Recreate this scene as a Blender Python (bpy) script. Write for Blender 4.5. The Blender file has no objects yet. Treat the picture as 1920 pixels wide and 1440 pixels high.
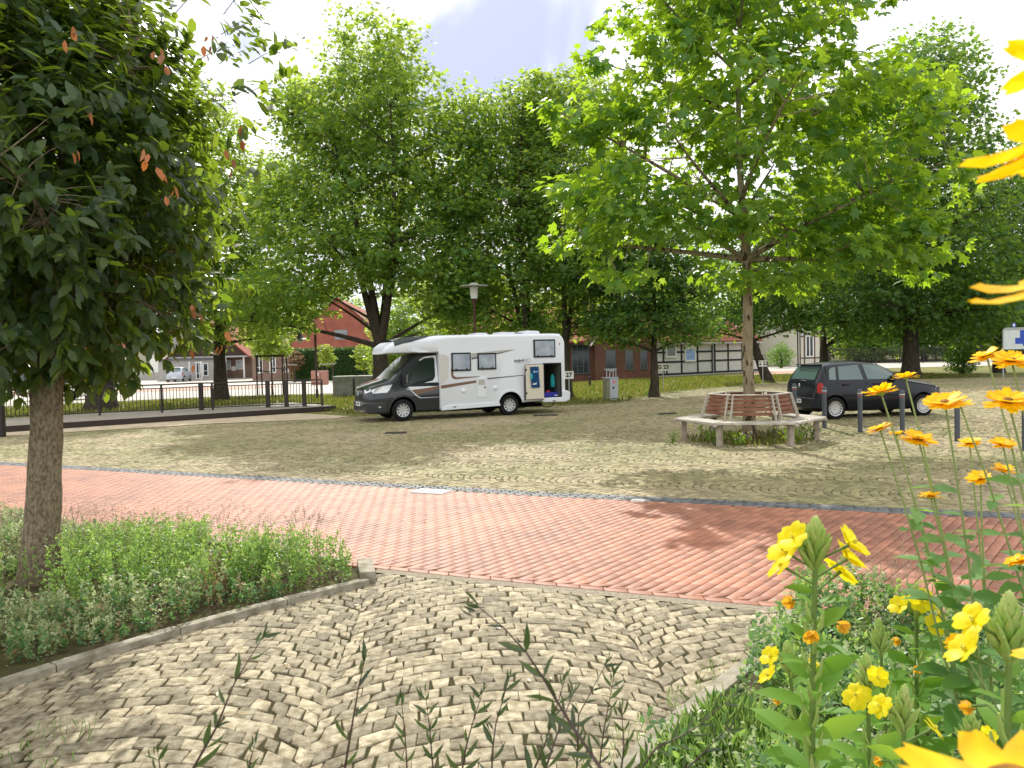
import bpy, bmesh, math, random
import numpy as np
from mathutils import Vector, Matrix
random.seed(7); rng = np.random.default_rng(7)
SC = bpy.context.scene; COL = SC.collection
# ---------------------------------------------------------------- camera
CAMH = 1.95; FPX = 1500.0; PITCH = math.radians(2.0); ROLL = math.radians(1.4)
fw = Vector((0, math.cos(PITCH), -math.sin(PITCH))); r0 = Vector((1, 0, 0)); u0 = Vector((0, math.sin(PITCH), math.cos(PITCH)))
up = math.cos(ROLL)*u0 + math.sin(ROLL)*r0; rt = math.cos(ROLL)*r0 - math.sin(ROLL)*u0
CP = Vector((0, 0, CAMH))
cam = bpy.data.cameras.new('camera'); camo = bpy.data.objects.new('camera', cam); COL.objects.link(camo)
camo.matrix_world = Matrix(((rt.x, up.x, -fw.x, CP.x), (rt.y, up.y, -fw.y, CP.y), (rt.z, up.z, -fw.z, CP.z), (0, 0, 0, 1)))
cam.sensor_width = 36; cam.lens = 36*FPX/1920; cam.clip_start = 0.05; cam.clip_end = 1500
cam.dof.use_dof = True; cam.dof.focus_distance = 12.0; cam.dof.aperture_fstop = 14.0
SC.camera = camo
# ---------------------------------------------------------------- light
SUN_EL = math.radians(39); SUN_AZ = math.radians(-7)      # ahead of the camera, a little to the left
sd = Vector((math.sin(SUN_AZ)*math.cos(SUN_EL), math.cos(SUN_AZ)*math.cos(SUN_EL), math.sin(SUN_EL)))
sl = bpy.data.lights.new('sun', 'SUN'); sl.energy = 3.3; sl.angle = math.radians(0.5); sl.color = (1, .95, .85)
so = bpy.data.objects.new('sun', sl); COL.objects.link(so); so.rotation_euler = (-sd).to_track_quat('-Z', 'Y').to_euler()
W = bpy.data.worlds.new('World'); SC.world = W; W.use_nodes = True
def build_world():
    nt = W.node_tree; n = nt.nodes; L = nt.links; n.clear()
    out = n.new('ShaderNodeOutputWorld'); tc = n.new('ShaderNodeTexCoord')
    sky = n.new('ShaderNodeTexSky'); sky.sky_type = 'NISHITA'; sky.sun_disc = False
    sky.sun_elevation = SUN_EL; sky.sun_rotation = SUN_AZ; sky.air_density = 1.2; sky.dust_density = 2
    b1 = n.new('ShaderNodeBackground'); b1.inputs[1].default_value = 0.07; L.new(sky.outputs[0], b1.inputs[0])
    b2 = n.new('ShaderNodeBackground'); b2.inputs[1].default_value = 1.0
    nz = n.new('ShaderNodeTexNoise'); nz.inputs['Scale'].default_value = 4.5; nz.inputs['Detail'].default_value = 9; nz.inputs['Distortion'].default_value = .5
    L.new(tc.outputs['Generated'], nz.inputs['Vector'])
    cr = n.new('ShaderNodeValToRGB'); L.new(nz.outputs[0], cr.inputs[0])
    cr.color_ramp.elements[0].position = .3; cr.color_ramp.elements[0].color = (.84, .85, .9, 1)
    cr.color_ramp.elements[1].position = .6; cr.color_ramp.elements[1].color = (1.05, 1.04, 1.02, 1)
    L.new(cr.outputs[0], b2.inputs[0])
    # openings in the cloud where lilac blue shows, as directions in the sky
    tot = None
    for (px, py, rad) in ((470, 70, .17), (590, 10, .13), (830, 100, .18), (960, 60, .16), (900, 165, .15), (250, -250, .35), (1300, -900, .5)):
        d = (fw + rt*((px-960)/FPX) + up*((720-py)/FPX)).normalized()
        v = n.new('ShaderNodeVectorMath'); v.operation = 'DISTANCE'; v.inputs[1].default_value = d; L.new(tc.outputs['Generated'], v.inputs[0])
        m = n.new('ShaderNodeMapRange'); m.inputs[1].default_value = 0; m.inputs[2].default_value = rad; m.inputs[3].default_value = 1; m.inputs[4].default_value = 0
        L.new(v.outputs['Value'], m.inputs[0])
        if tot is None: tot = m.outputs[0]
        else:
            a = n.new('ShaderNodeMath'); a.operation = 'MAXIMUM'; L.new(tot, a.inputs[0]); L.new(m.outputs[0], a.inputs[1]); tot = a.outputs[0]
    a = n.new('ShaderNodeMath'); a.operation = 'MULTIPLY_ADD'; L.new(nz.outputs[0], a.inputs[0]); a.inputs[1].default_value = 3.4; a.inputs[2].default_value = -1.75
    b = n.new('ShaderNodeMath'); b.operation = 'ADD'; L.new(tot, b.inputs[0]); L.new(a.outputs[0], b.inputs[1])
    mr = n.new('ShaderNodeMapRange'); mr.interpolation_type = 'SMOOTHSTEP'; mr.inputs[1].default_value = .2; mr.inputs[2].default_value = .95; mr.inputs[4].default_value = 1.0; L.new(b.outputs[0], mr.inputs[0])
    lil = n.new('ShaderNodeBackground'); lil.inputs[0].default_value = (.33, .38, .6, 1); lil.inputs[1].default_value = 1.0
    add = n.new('ShaderNodeMixShader'); add.inputs[0].default_value = .9; L.new(b1.outputs[0], add.inputs[1]); L.new(lil.outputs[0], add.inputs[2])
    mx = n.new('ShaderNodeMixShader'); L.new(mr.outputs[0], mx.inputs[0]); L.new(b2.outputs[0], mx.inputs[1]); L.new(add.outputs[0], mx.inputs[2])
    L.new(mx.outputs[0], out.inputs[0])
build_world()
SC.view_settings.view_transform = 'Standard'; SC.view_settings.look = 'None'; SC.view_settings.exposure = 0.8; SC.view_settings.gamma = 1
SC.render.engine = 'CYCLES'
try:
    SC.cycles.max_bounces = 9; SC.cycles.diffuse_bounces = 7; SC.cycles.transmission_bounces = 5; SC.cycles.transparent_max_bounces = 6
    SC.cycles.sample_clamp_indirect = 6
except Exception: pass
# ---------------------------------------------------------------- places
def sst(a, b, x):
    t = np.clip((x-a)/(b-a), 0, 1); return t*t*(3-2*t)
def hgt(x, y):
    return 0.16*sst(16.5, 20.5, y)*sst(4, 8, x)
def ray(px, py): return fw + rt*((px-960)/FPX) + up*((720-py)/FPX)
def G(px, py, h=None):
    d = ray(px, py); hh = 0.0
    for _ in range(8):
        k = ((h if h is not None else hh)-CAMH)/d.z; p = CP + d*k
        if h is not None: break
        hh = float(hgt(p.x, p.y))
    return Vector((p.x, p.y, h if h is not None else hh))
def D(px, py, y):
    d = ray(px, py); return CP + d*(y/d.y)
# ---------------------------------------------------------------- materials
MATS = {}
def mat(name, col=(.5, .5, .5), rough=.7, spec=.4, metal=0, var=0, vscale=5, col2=None, bump=0, bscale=30, attr=0, coat=0, detail=4, stretch=None, bdist=.01):
    if name in MATS: return MATS[name]
    m = bpy.data.materials.new(name); m.use_nodes = True; nt = m.node_tree; n = nt.nodes; L = nt.links
    p = n['Principled BSDF']; p.inputs['Roughness'].default_value = rough; p.inputs['Metallic'].default_value = metal
    p.inputs['Specular IOR Level'].default_value = spec; p.inputs['Coat Weight'].default_value = coat; p.inputs['Coat Roughness'].default_value = .05
    p.inputs['Base Color'].default_value = (*col, 1)
    tc = n.new('ShaderNodeTexCoord'); vec = tc.outputs['Object']
    if stretch:
        mp = n.new('ShaderNodeMapping'); mp.inputs['Scale'].default_value = stretch; L.new(vec, mp.inputs[0]); vec = mp.outputs[0]
    cur = None
    if var or col2:
        nz = n.new('ShaderNodeTexNoise'); nz.inputs['Scale'].default_value = vscale; nz.inputs['Detail'].default_value = detail; L.new(vec, nz.inputs['Vector'])
        mr = n.new('ShaderNodeMapRange'); mr.inputs[1].default_value = .35; mr.inputs[2].default_value = .65; L.new(nz.outputs[0], mr.inputs[0])
        mx = n.new('ShaderNodeMix'); mx.data_type = 'RGBA'; L.new(mr.outputs[0], mx.inputs[0])
        c2 = col2 or tuple(c*(1-var) for c in col)
        mx.inputs[6].default_value = (*col, 1); mx.inputs[7].default_value = (*c2, 1); cur = mx.outputs[2]
    if attr:
        at = n.new('ShaderNodeAttribute'); at.attribute_name = 'rnd'
        mr2 = n.new('ShaderNodeMapRange'); mr2.inputs[3].default_value = 1-attr; mr2.inputs[4].default_value = 1+attr; L.new(at.outputs['Fac'], mr2.inputs[0])
        sc = n.new('ShaderNodeVectorMath'); sc.operation = 'SCALE'
        if cur: L.new(cur, sc.inputs[0])
        else: sc.inputs[0].default_value = col
        L.new(mr2.outputs[0], sc.inputs['Scale']); cur = sc.outputs[0]
    if cur: L.new(cur, p.inputs['Base Color'])
    if bump:
        nb = n.new('ShaderNodeTexNoise'); nb.inputs['Scale'].default_value = bscale; nb.inputs['Detail'].default_value = 5; L.new(vec, nb.inputs['Vector'])
        bp = n.new('ShaderNodeBump'); bp.inputs['Strength'].default_value = bump; bp.inputs['Distance'].default_value = bdist; L.new(nb.outputs[0], bp.inputs['Height']); L.new(bp.outputs[0], p.inputs['Normal'])
    MATS[name] = m; return m
def leafmat(name, c1, c2, t1, t2, tr=.45, rough=.45, spec=.35):
    if name in MATS: return MATS[name]
    m = bpy.data.materials.new(name); m.use_nodes = True; nt = m.node_tree; n = nt.nodes; L = nt.links
    p = n['Principled BSDF']; p.inputs['Roughness'].default_value = rough; p.inputs['Specular IOR Level'].default_value = spec
    at = n.new('ShaderNodeAttribute'); at.attribute_name = 'rnd'
    def mix(a, b):
        x = n.new('ShaderNodeMix'); x.data_type = 'RGBA'; x.inputs[6].default_value = (*a, 1); x.inputs[7].default_value = (*b, 1); L.new(at.outputs['Fac'], x.inputs[0]); return x.outputs[2]
    L.new(mix(c1, c2), p.inputs['Base Color'])
    t = n.new('ShaderNodeBsdfTranslucent'); L.new(mix(t1, t2), t.inputs[0])
    s = n.new('ShaderNodeMixShader'); s.inputs[0].default_value = tr
    L.new(p.outputs[0], s.inputs[1]); L.new(t.outputs[0], s.inputs[2]); L.new(s.outputs[0], n['Material Output'].inputs[0])
    MATS[name] = m; return m
def brickmat(name, c1, c2, mortar, scale=1.0, bw=.25, bh=.083, ms=.008, rough=.85, bump=.3):
    m = bpy.data.materials.new(name); m.use_nodes = True; nt = m.node_tree; n = nt.nodes; L = nt.links; p = n['Principled BSDF']
    tc = n.new('ShaderNodeTexCoord'); sx = n.new('ShaderNodeSeparateXYZ'); L.new(tc.outputs['Object'], sx.inputs[0])
    ad = n.new('ShaderNodeMath'); L.new(sx.outputs[0], ad.inputs[0]); L.new(sx.outputs[1], ad.inputs[1])
    cb = n.new('ShaderNodeCombineXYZ'); L.new(ad.outputs[0], cb.inputs[0]); L.new(sx.outputs[2], cb.inputs[1])
    b = n.new('ShaderNodeTexBrick'); b.inputs['Scale'].default_value = scale; b.inputs['Brick Width'].default_value = bw; b.inputs['Row Height'].default_value = bh; b.inputs['Mortar Size'].default_value = ms
    b.inputs['Color1'].default_value = (*c1, 1); b.inputs['Color2'].default_value = (*c2, 1); b.inputs['Mortar'].default_value = (*mortar, 1); L.new(cb.outputs[0], b.inputs['Vector'])
    nz = n.new('ShaderNodeTexNoise'); nz.inputs['Scale'].default_value = .8; nz.inputs['Detail'].default_value = 6; L.new(tc.outputs['Object'], nz.inputs['Vector'])
    mr = n.new('ShaderNodeMapRange'); mr.inputs[1].default_value = .3; mr.inputs[2].default_value = .7; mr.inputs[3].default_value = .75; mr.inputs[4].default_value = 1.15; L.new(nz.outputs[0], mr.inputs[0])
    sc = n.new('ShaderNodeVectorMath'); sc.operation = 'SCALE'; L.new(b.outputs[0], sc.inputs[0]); L.new(mr.outputs[0], sc.inputs['Scale']); L.new(sc.outputs[0], p.inputs['Base Color'])
    p.inputs['Roughness'].default_value = rough
    bp = n.new('ShaderNodeBump'); bp.inputs['Strength'].default_value = bump; bp.inputs['Distance'].default_value = .02; L.new(b.outputs['Fac'], bp.inputs['Height']); bp.invert = True; L.new(bp.outputs[0], p.inputs['Normal'])
    MATS[name] = m; return m
# ---------------------------------------------------------------- mesh helpers
def tag(o, label=None, cat=None, group=None, kind=None):
    if label: o['label'] = label
    if cat: o['category'] = cat
    if group: o['group'] = group
    if kind: o['kind'] = kind
    return o
def thing(name, label, cat, loc=(0, 0, 0), rz=0, group=None):
    o = bpy.data.objects.new(name, None); COL.objects.link(o); o.location = loc; o.rotation_euler = (0, 0, rz); o.empty_display_size = .1
    return tag(o, label, cat, group)
def place(o, parent):
    COL.objects.link(o)
    if parent is not None: o.parent = parent
    return o
def copy_tree(o, parent=None):
    c = o.copy(); COL.objects.link(c)
    if parent is not None: c.parent = parent; c.matrix_parent_inverse = o.matrix_parent_inverse.copy()
    for ch in list(o.children): copy_tree(ch, c)
    return c
class MB:
    def __init__(s): s.v = []; s.f = []; s.m = []; s.M = Matrix.Identity(4)
    def add(s, vs, fs, mi=0):
        b = len(s.v)
        for p in vs: s.v.append(tuple(s.M @ Vector(p)))
        for f in fs: s.f.append(tuple(b+i for i in f)); s.m.append(mi)
        return s
    def box(s, x0, x1, y0, y1, z0, z1, mi=0):
        return s.add([(x0, y0, z0), (x1, y0, z0), (x1, y1, z0), (x0, y1, z0), (x0, y0, z1), (x1, y0, z1), (x1, y1, z1), (x0, y1, z1)],
                     [(0, 3, 2, 1), (4, 5, 6, 7), (0, 1, 5, 4), (1, 2, 6, 5), (2, 3, 7, 6), (3, 0, 4, 7)], mi)
    def bar(s, a, b, w, h, mi=0):                       # box along a-b, w sideways, h up
        a = Vector(a); b = Vector(b); t = (b-a).normalized(); n = t.cross(Vector((0, 0, 1)))
        if n.length < 1e-4: n = Vector((1, 0, 0))
        n.normalize(); u = n.cross(t); P = []
        for q in (a, b):
            for i, j in ((-1, -1), (1, -1), (1, 1), (-1, 1)): P.append(q + n*(i*w/2) + u*(j*h/2))
        return s.add(P, [(0, 1, 2, 3), (7, 6, 5, 4), (0, 4, 5, 1), (1, 5, 6, 2), (2, 6, 7, 3), (3, 7, 4, 0)], mi)
    def tube(s, pts, rad, n=8, mi=0, cap=True):
        pts = [Vector(p) for p in pts]; k = len(pts)
        if not hasattr(rad, '__len__'): rad = [rad]*k
        vs = []; fs = []; ref = None
        for i, p in enumerate(pts):
            t = (pts[min(i+1, k-1)]-pts[max(i-1, 0)])
            if t.length < 1e-7: t = Vector((0, 0, 1))
            t.normalize()
            if ref is None: ref = t.orthogonal().normalized()
            ref = (ref - t*ref.dot(t))
            if ref.length < 1e-5: ref = t.orthogonal()
            ref.normalize(); bn = t.cross(ref)
            for j in range(n):
                a = 2*math.pi*j/n; vs.append(p + (ref*math.cos(a)+bn*math.sin(a))*rad[i])
        for i in range(k-1):
            for j in range(n): fs.append((i*n+j, i*n+(j+1) % n, (i+1)*n+(j+1) % n, (i+1)*n+j))
        if cap: fs.append(tuple(range(n))[::-1]); fs.append(tuple((k-1)*n+j for j in range(n)))
        return s.add(vs, fs, mi)
    def lathe(s, prof, n=24, mi=0, axis='z', c=(0, 0, 0)):
        vs = []; fs = []; k = len(prof)
        for (r, h) in prof:
            for j in range(n):
                a = 2*math.pi*j/n; x, y = r*math.cos(a), r*math.sin(a)
                p = (x, y, h) if axis == 'z' else ((x, h, y) if axis == 'y' else (h, x, y))
                vs.append((p[0]+c[0], p[1]+c[1], p[2]+c[2]))
        for i in range(k-1):
            for j in range(n): fs.append((i*n+j, i*n+(j+1) % n, (i+1)*n+(j+1) % n, (i+1)*n+j))
        return s.add(vs, fs, mi)
    def prism(s, poly, y0, y1, mi=0, plane='xz'):       # polygon in xz (or xy) thickened along y (or z)
        k = len(poly)
        f = (lambda p, t: (p[0], t, p[1])) if plane == 'xz' else ((lambda p, t: (p[0], p[1], t)) if plane == 'xy' else (lambda p, t: (t, p[0], p[1])))
        vs = [f(p, y0) for p in poly]+[f(p, y1) for p in poly]
        fs = [tuple(range(k)), tuple(range(2*k-1, k-1, -1))]+[(i, (i+1) % k, k+(i+1) % k, k+i) for i in range(k)]
        return s.add(vs, fs, mi)
    def loft(s, secs, mi=0):
        n = len(secs[0]); vs = [p for q in secs for p in q]; fs = []
        for i in range(len(secs)-1):
            for j in range(n): fs.append((i*n+j, i*n+(j+1) % n, (i+1)*n+(j+1) % n, (i+1)*n+j))
        fs.append(tuple(range(n))[::-1]); fs.append(tuple((len(secs)-1)*n+j for j in range(n)))
        return s.add(vs, fs, mi)
    def build(s, name, mats, parent=None, smooth=False, bevel=0, loc=None):
        me = bpy.data.meshes.new(name); me.from_pydata(s.v, [], s.f)
        for m in (mats if isinstance(mats, (list, tuple)) else [mats]): me.materials.append(m)
        if len(me.materials) > 1: me.polygons.foreach_set('material_index', s.m)
        bm = bmesh.new(); bm.from_mesh(me); bmesh.ops.recalc_face_normals(bm, faces=bm.faces)
        if bevel: bmesh.ops.bevel(bm, geom=[e for e in bm.edges if len(e.link_faces) == 2 and e.calc_face_angle(0) > .5], offset=bevel, segments=2, affect='EDGES', profile=.6, clamp_overlap=True)
        bm.to_mesh(me); bm.free()
        if smooth:
            me.polygons.foreach_set('use_smooth', [True]*len(me.polygons)); me.set_sharp_from_angle(angle=math.radians(smooth if smooth > 1 else 40))
        o = bpy.data.objects.new(name, me); place(o, parent)
        if loc is not None: o.location = loc
        return o
def npmesh(name, V, F, m, parent=None, rnd=None, smooth=False):
    V = np.asarray(V, np.float32); F = np.asarray(F, np.int32); me = bpy.data.meshes.new(name); k = F.shape[1]
    me.vertices.add(len(V)); me.vertices.foreach_set('co', V.ravel())
    me.loops.add(F.size); me.loops.foreach_set('vertex_index', F.ravel())
    me.polygons.add(len(F)); me.polygons.foreach_set('loop_start', np.arange(0, F.size, k, dtype=np.int32)); me.polygons.foreach_set('loop_total', np.full(len(F), k, np.int32))
    if smooth: me.polygons.foreach_set('use_smooth', np.ones(len(F), bool))
    me.update(calc_edges=True); me.validate()
    if rnd is not None:
        a = me.attributes.new('rnd', 'FLOAT', 'POINT'); a.data.foreach_set('value', np.asarray(rnd, np.float32))
    me.materials.append(m); o = bpy.data.objects.new(name, me); place(o, parent); return o
def cut(o, cutters):                                     # boolean holes, baked into the mesh
    hs = []
    for c in cutters:
        c.parent = o.parent
        md = o.modifiers.new('b', 'BOOLEAN'); md.operation = 'DIFFERENCE'; md.object = c; md.solver = 'EXACT'
        try: md.material_mode = 'TRANSFER'
        except Exception: pass
        hs.append(c)
    bpy.context.view_layer.update(); dg = bpy.context.evaluated_depsgraph_get()
    me = bpy.data.meshes.new_from_object(o.evaluated_get(dg)); o.modifiers.clear(); o.data = me
    for h in hs: bpy.data.objects.remove(h)
def text_mesh(txt, size, m, parent, M, name='lettering', depth=.002, bold=0):
    cu = bpy.data.curves.new(name, 'FONT'); cu.body = txt; cu.size = size; cu.extrude = depth; cu.align_x = 'CENTER'; cu.align_y = 'CENTER'; cu.offset = bold
    t = bpy.data.objects.new(name+'_curve', cu); COL.objects.link(t); bpy.context.view_layer.update()
    me = bpy.data.meshes.new_from_object(t.evaluated_get(bpy.context.evaluated_depsgraph_get())); bpy.data.objects.remove(t)
    me.transform(M); me.materials.clear(); me.materials.append(m); o = bpy.data.objects.new(name, me); place(o, parent); return o
# front-facing text frame: text x -> dirx, text y -> z
def front(dirx, pos):
    dx = Vector(dirx).normalized(); dz = Vector((0, 0, 1)); dn = dx.cross(dz)
    return Matrix(((dx.x, 0, dn.x, pos[0]), (dx.y, 0, dn.y, pos[1]), (0, 1, dn.z, pos[2]), (0, 0, 0, 1)))
# leaves ------------------------------------------------------------------
_r = [(0, 0, 0), (.2, .1, 0), (.55, .2, -.1), (.3, .42, .02), (.5, .8, -.08), (.17, .66, .02), (0, 1.05, -.12), (-.17, .66, .02), (-.5, .8, -.08), (-.3, .42, .02), (-.55, .2, -.1), (-.2, .1, 0)]
STAR = (np.array([(0, .42, .03)]+_r), np.array([(0, 1, 2, 3), (0, 3, 4, 5), (0, 5, 6, 7), (0, 7, 8, 9), (0, 9, 10, 11), (0, 11, 12, 1)]))
OVAL = (np.array([(0, 0, 0), (.24, .3, .07), (.2, .7, .06), (0, 1, -.05), (-.2, .7, .06), (-.24, .3, .07), (0, .3, 0), (0, .7, 0)]), np.array([(0, 1, 2, 7), (7, 2, 3, 4), (0, 7, 4, 5)]))
LANCE = (np.array([(0, 0, 0), (.1, .3, .03), (.08, .65, .02), (0, 1, -.12), (-.08, .65, .02), (-.1, .3, .03)]), np.array([(0, 1, 2, 3), (0, 3, 4, 5)]))
DIA = (np.array([(0, 0, 0), (.22, .45, .03), (0, 1, -.03), (-.22, .45, .03)]), np.array([(0, 1, 2, 3)]))
def leafgeo(pos, Y, N, size, tpl):
    pos = np.asarray(pos, float); n = len(pos); tv, tf = tpl
    Y = Y/np.maximum(np.linalg.norm(Y, axis=1, keepdims=True), 1e-6); X = np.cross(Y, N); X /= np.maximum(np.linalg.norm(X, axis=1, keepdims=True), 1e-6); Z = np.cross(X, Y)
    s = np.broadcast_to(np.asarray(size, float), (n,))[:, None, None]
    V = pos[:, None, :] + s*(tv[None, :, 0:1]*X[:, None, :]+tv[None, :, 1:2]*Y[:, None, :]+tv[None, :, 2:3]*Z[:, None, :])
    F = tf[None]+(np.arange(n)*len(tv))[:, None, None]
    return V.reshape(-1, 3), F.reshape(-1, tf.shape[1])
def rvec(n): 
    v = rng.normal(size=(n, 3)); return v/np.linalg.norm(v, axis=1, keepdims=True)
def leaf_obj(name, pos, Y, N, size, tpl, m, parent=None, rnd=None):
    V, F = leafgeo(pos, Y, N, size, tpl); n = len(pos)
    if rnd is None: rnd = rng.random(n)
    return npmesh(name, V, F, m, parent, np.repeat(rnd, len(tpl[0])))
# ================================================================ GROUND
NEARX = [-30, -12, -6.55, -5.22, -3.14, -1.6, 0, 1.91, 3.41, 6, 12]; NEARY = [21.5, 12.9, 10.05, 9.4, 8.36, 7.54, 6.83, 6.02, 5.5, 4.6, 2.6]
FARX = [-40, -20, -10.5, -3.11, .26, 4.89, 9, 20]; FARY = [30, 20.8, 16.2, 12.7, 11.08, 9.15, 7.5, 3]
EDX = [-60, -26, -15.6, -8.2, -5.5, -3, 4, 6.3, 14.5, 28, 70]; EDY = [-10, 16.6, 24.0, 28.2, 27.7, 28.6, 31.5, 34.8, 43.5, 43.6, 43]
near = lambda x: np.interp(x, NEARX, NEARY); far = lambda x: np.interp(x, FARX, FARY); edge = lambda x: np.interp(x, EDX, EDY)
BEDL = [(-1.33, 6.93), (-1.62, 7.5), (-3.14, 8.32), (-5.22, 9.36), (-6.55, 10.0), (-12, 12.85), (-12, 6), (-6, 3.2), (-4.2, 3.3), (-3.17, 4.82), (-2.81, 5.4), (-2.3, 5.99), (-1.66, 6.66)]
BEDR = [(.1, 2.9), (.51, 3.7), (1.0, 4.3), (1.47, 4.87), (2.0, 5.9), (3.41, 5.42), (6, 4.5), (8, 3.5), (8, -2), (-3, -2), (-1.6, 2.6)]
def inpoly(P, poly):
    x, y = P[:, 0], P[:, 1]; c = np.zeros(len(P), bool); n = len(poly)
    for i in range(n):
        x1, y1 = poly[i]; x2, y2 = poly[(i+1) % n]
        if y1 == y2: continue
        m = ((y1 > y) != (y2 > y)) & (x < (x2-x1)*(y-y1)/(y2-y1)+x1); c ^= m
    return c
def grid_sheet(name, xs, ys, dz, m, kind='structure', bump=0, hf=hgt):
    X, Y = np.meshgrid(xs, ys); Z = hf(X, Y)+dz
    V = np.stack([X, Y, Z], -1).reshape(-1, 3); nx = len(xs); i = np.arange(len(ys)-1)[:, None]*nx+np.arange(nx-1)[None]
    F = np.stack([i, i+1, i+nx+1, i+nx], -1).reshape(-1, 4); o = npmesh(name, V, F, m, smooth=True); tag(o, kind=kind); return o
gx = np.concatenate([np.linspace(-400, -40, 12), np.linspace(-38, 50, 89), np.linspace(60, 400, 12)]); gy = np.concatenate([np.linspace(-60, -6, 6), np.linspace(-5, 60, 66), np.linspace(70, 700, 12)])
M_soil = mat('soil', (.062, .048, .03), .95, .1, var=.5, vscale=9, col2=(.085, .08, .03), bump=.8, bscale=60)
grid_sheet('ground', gx, gy, -.035, M_soil)
def blocks(name, C4, z, hgt_, inset, joint, m, bev=.12, rnd=None, drop=.005):
    n = len(C4); c = C4.mean(1, keepdims=True); d = C4-c; L = np.linalg.norm(d, axis=2, keepdims=True)
    o = c+d*np.clip(1-joint/np.maximum(L, 1e-3), .3, 1); t = c+(o-c)*(1-bev)
    zb = (z-.03)[:, None, None]*np.ones((n, 4, 1)); zt = (z+hgt_)[:, None, None]*np.ones((n, 4, 1))
    zt = zt+rng.normal(0, inset, (n, 4, 1)) if inset else zt
    V = np.concatenate([np.concatenate([o, zb], 2), np.concatenate([o, zt-drop], 2), np.concatenate([t, zt], 2)], 1).reshape(-1, 3)
    q = np.array([(8, 9, 10, 11)]+[(a, (a+1) % 4, (a+1) % 4+4, a+4) for a in range(4)]+[(a+4, (a+1) % 4+4, (a+1) % 4+8, a+8) for a in range(4)])
    F = (q[None]+(np.arange(n)*12)[:, None, None]).reshape(-1, 4)
    rnd = rng.random(n) if rnd is None else rnd
    ob = npmesh(name, V, F, m, rnd=np.repeat(rnd, 12)); tag(ob, kind='structure'); return ob
def arcs(ang, Wd, s, ln, org, ext, jit, kR=.72):
    R = Wd*kR; mst = max(6, int(2*R*math.asin(.5/kR)/ln)); ncol = int(ext/Wd)+1; nrow = int(2*ext/s); out = []
    ca, sa = math.cos(ang), math.sin(ang)
    for c in range(-ncol, ncol):
        k = np.arange(-nrow//2, nrow//2)[:, None]; j = np.arange(-1, mst)[None]+.5*(k % 2)
        h_ = math.asin(Wd/2/R); f = lambda jj: -h_+2*h_*np.clip(jj/mst, 0, 1)
        a0, a1 = f(j+0*k), f(j+1+0*k); ph = (c*.5 % 1)*s
        def pt(a, kk): return np.stack([c*Wd+R*np.sin(a), R*np.cos(a)+kk*s+ph], -1)
        q = np.stack([pt(a0, k), pt(a1, k), pt(a1, k+1), pt(a0, k+1)], 2).reshape(-1, 4, 2)
        out.append(q[(a1-a0).reshape(-1) > .01])
    q = np.concatenate(out); q = q+rng.normal(0, jit, q.shape)
    return np.stack([q[..., 0]*ca-q[..., 1]*sa+org[0], q[..., 0]*sa+q[..., 1]*ca+org[1]], -1)
def clampy(q, lo, hi):
    q = q.copy(); q[..., 1] = np.clip(q[..., 1], lo(q[..., 0]), hi(q[..., 0])); return q
def area(q): 
    x, y = q[..., 0], q[..., 1]; return .5*np.abs((x*np.roll(y, -1, 1)-y*np.roll(x, -1, 1)).sum(1))
# foreground apron of granite setts in arcs
M_sett = mat('granite_sett', (.355, .31, .215), .78, .25, vscale=17, col2=(.165, .135, .078), bump=1, bscale=70, attr=.4, detail=7)
q = arcs(math.radians(4), 1.95, .132, .122, (-.1, 4.0), 9, .009, .715); c = q.mean(1)
k = (c[:, 1] > 1.8) & (c[:, 1] < 10) & (c[:, 0] > -7) & (c[:, 0] < 3.5); q = q[k]
q = clampy(q, lambda x: x*0-5, lambda x: near(x)-.13); k = area(q) > .003; q = q[k]; c = q.mean(1)
k = ~inpoly(c, [(x+(.0 if x > -3 else 0), y-.06) for x, y in BEDL]) & ~inpoly(c, BEDR); q = q[k]; c = q.mean(1)
k = (c[:, 0] > -1.25) | (c[:, 1] < 6.8); q = q[k]
q = q[rng.random(len(q)) > .0015]
blocks('cobbled_apron', q, np.zeros(len(q)), .001, .002, .0052, M_sett, .09, drop=.0035)
mb = MB(); mb.add([(x, y, -.010) for x, y in ((-8, 1), (6, 1), (6, 4.55), (3.41, 5.45), (1.91, 5.98), (0, 6.8), (-1.6, 7.5), (-8, 10.6))], [tuple(range(8))]); tag(mb.build('apron_joints', mat('dark_joint_soil', (.055, .045, .022), .95, .1, var=.5, vscale=5, col2=(.04, .042, .016), bump=.8, bscale=120)), kind='structure')
# concrete lip between apron and bricks
def ribbon(name, xs, f0, f1, z, m):
    V = []; 
    for x in xs: V += [(x, f0(x), hgt(x, f0(x))+z), (x, f1(x), hgt(x, f1(x))+z)]
    F = [(2*i, 2*i+2, 2*i+3, 2*i+1) for i in range(len(xs)-1)]; return tag(npmesh(name, V, F, m), kind='structure')
M_mort = mat('mortar_strip', (.3, .26, .19), .9, .2, var=.4, vscale=30, bump=.6, bscale=120)
ribbon('mortar_strip', np.linspace(-1.3, 3.3, 60), lambda x: near(x)-.13, lambda x: near(x), -.002, M_mort)
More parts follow.
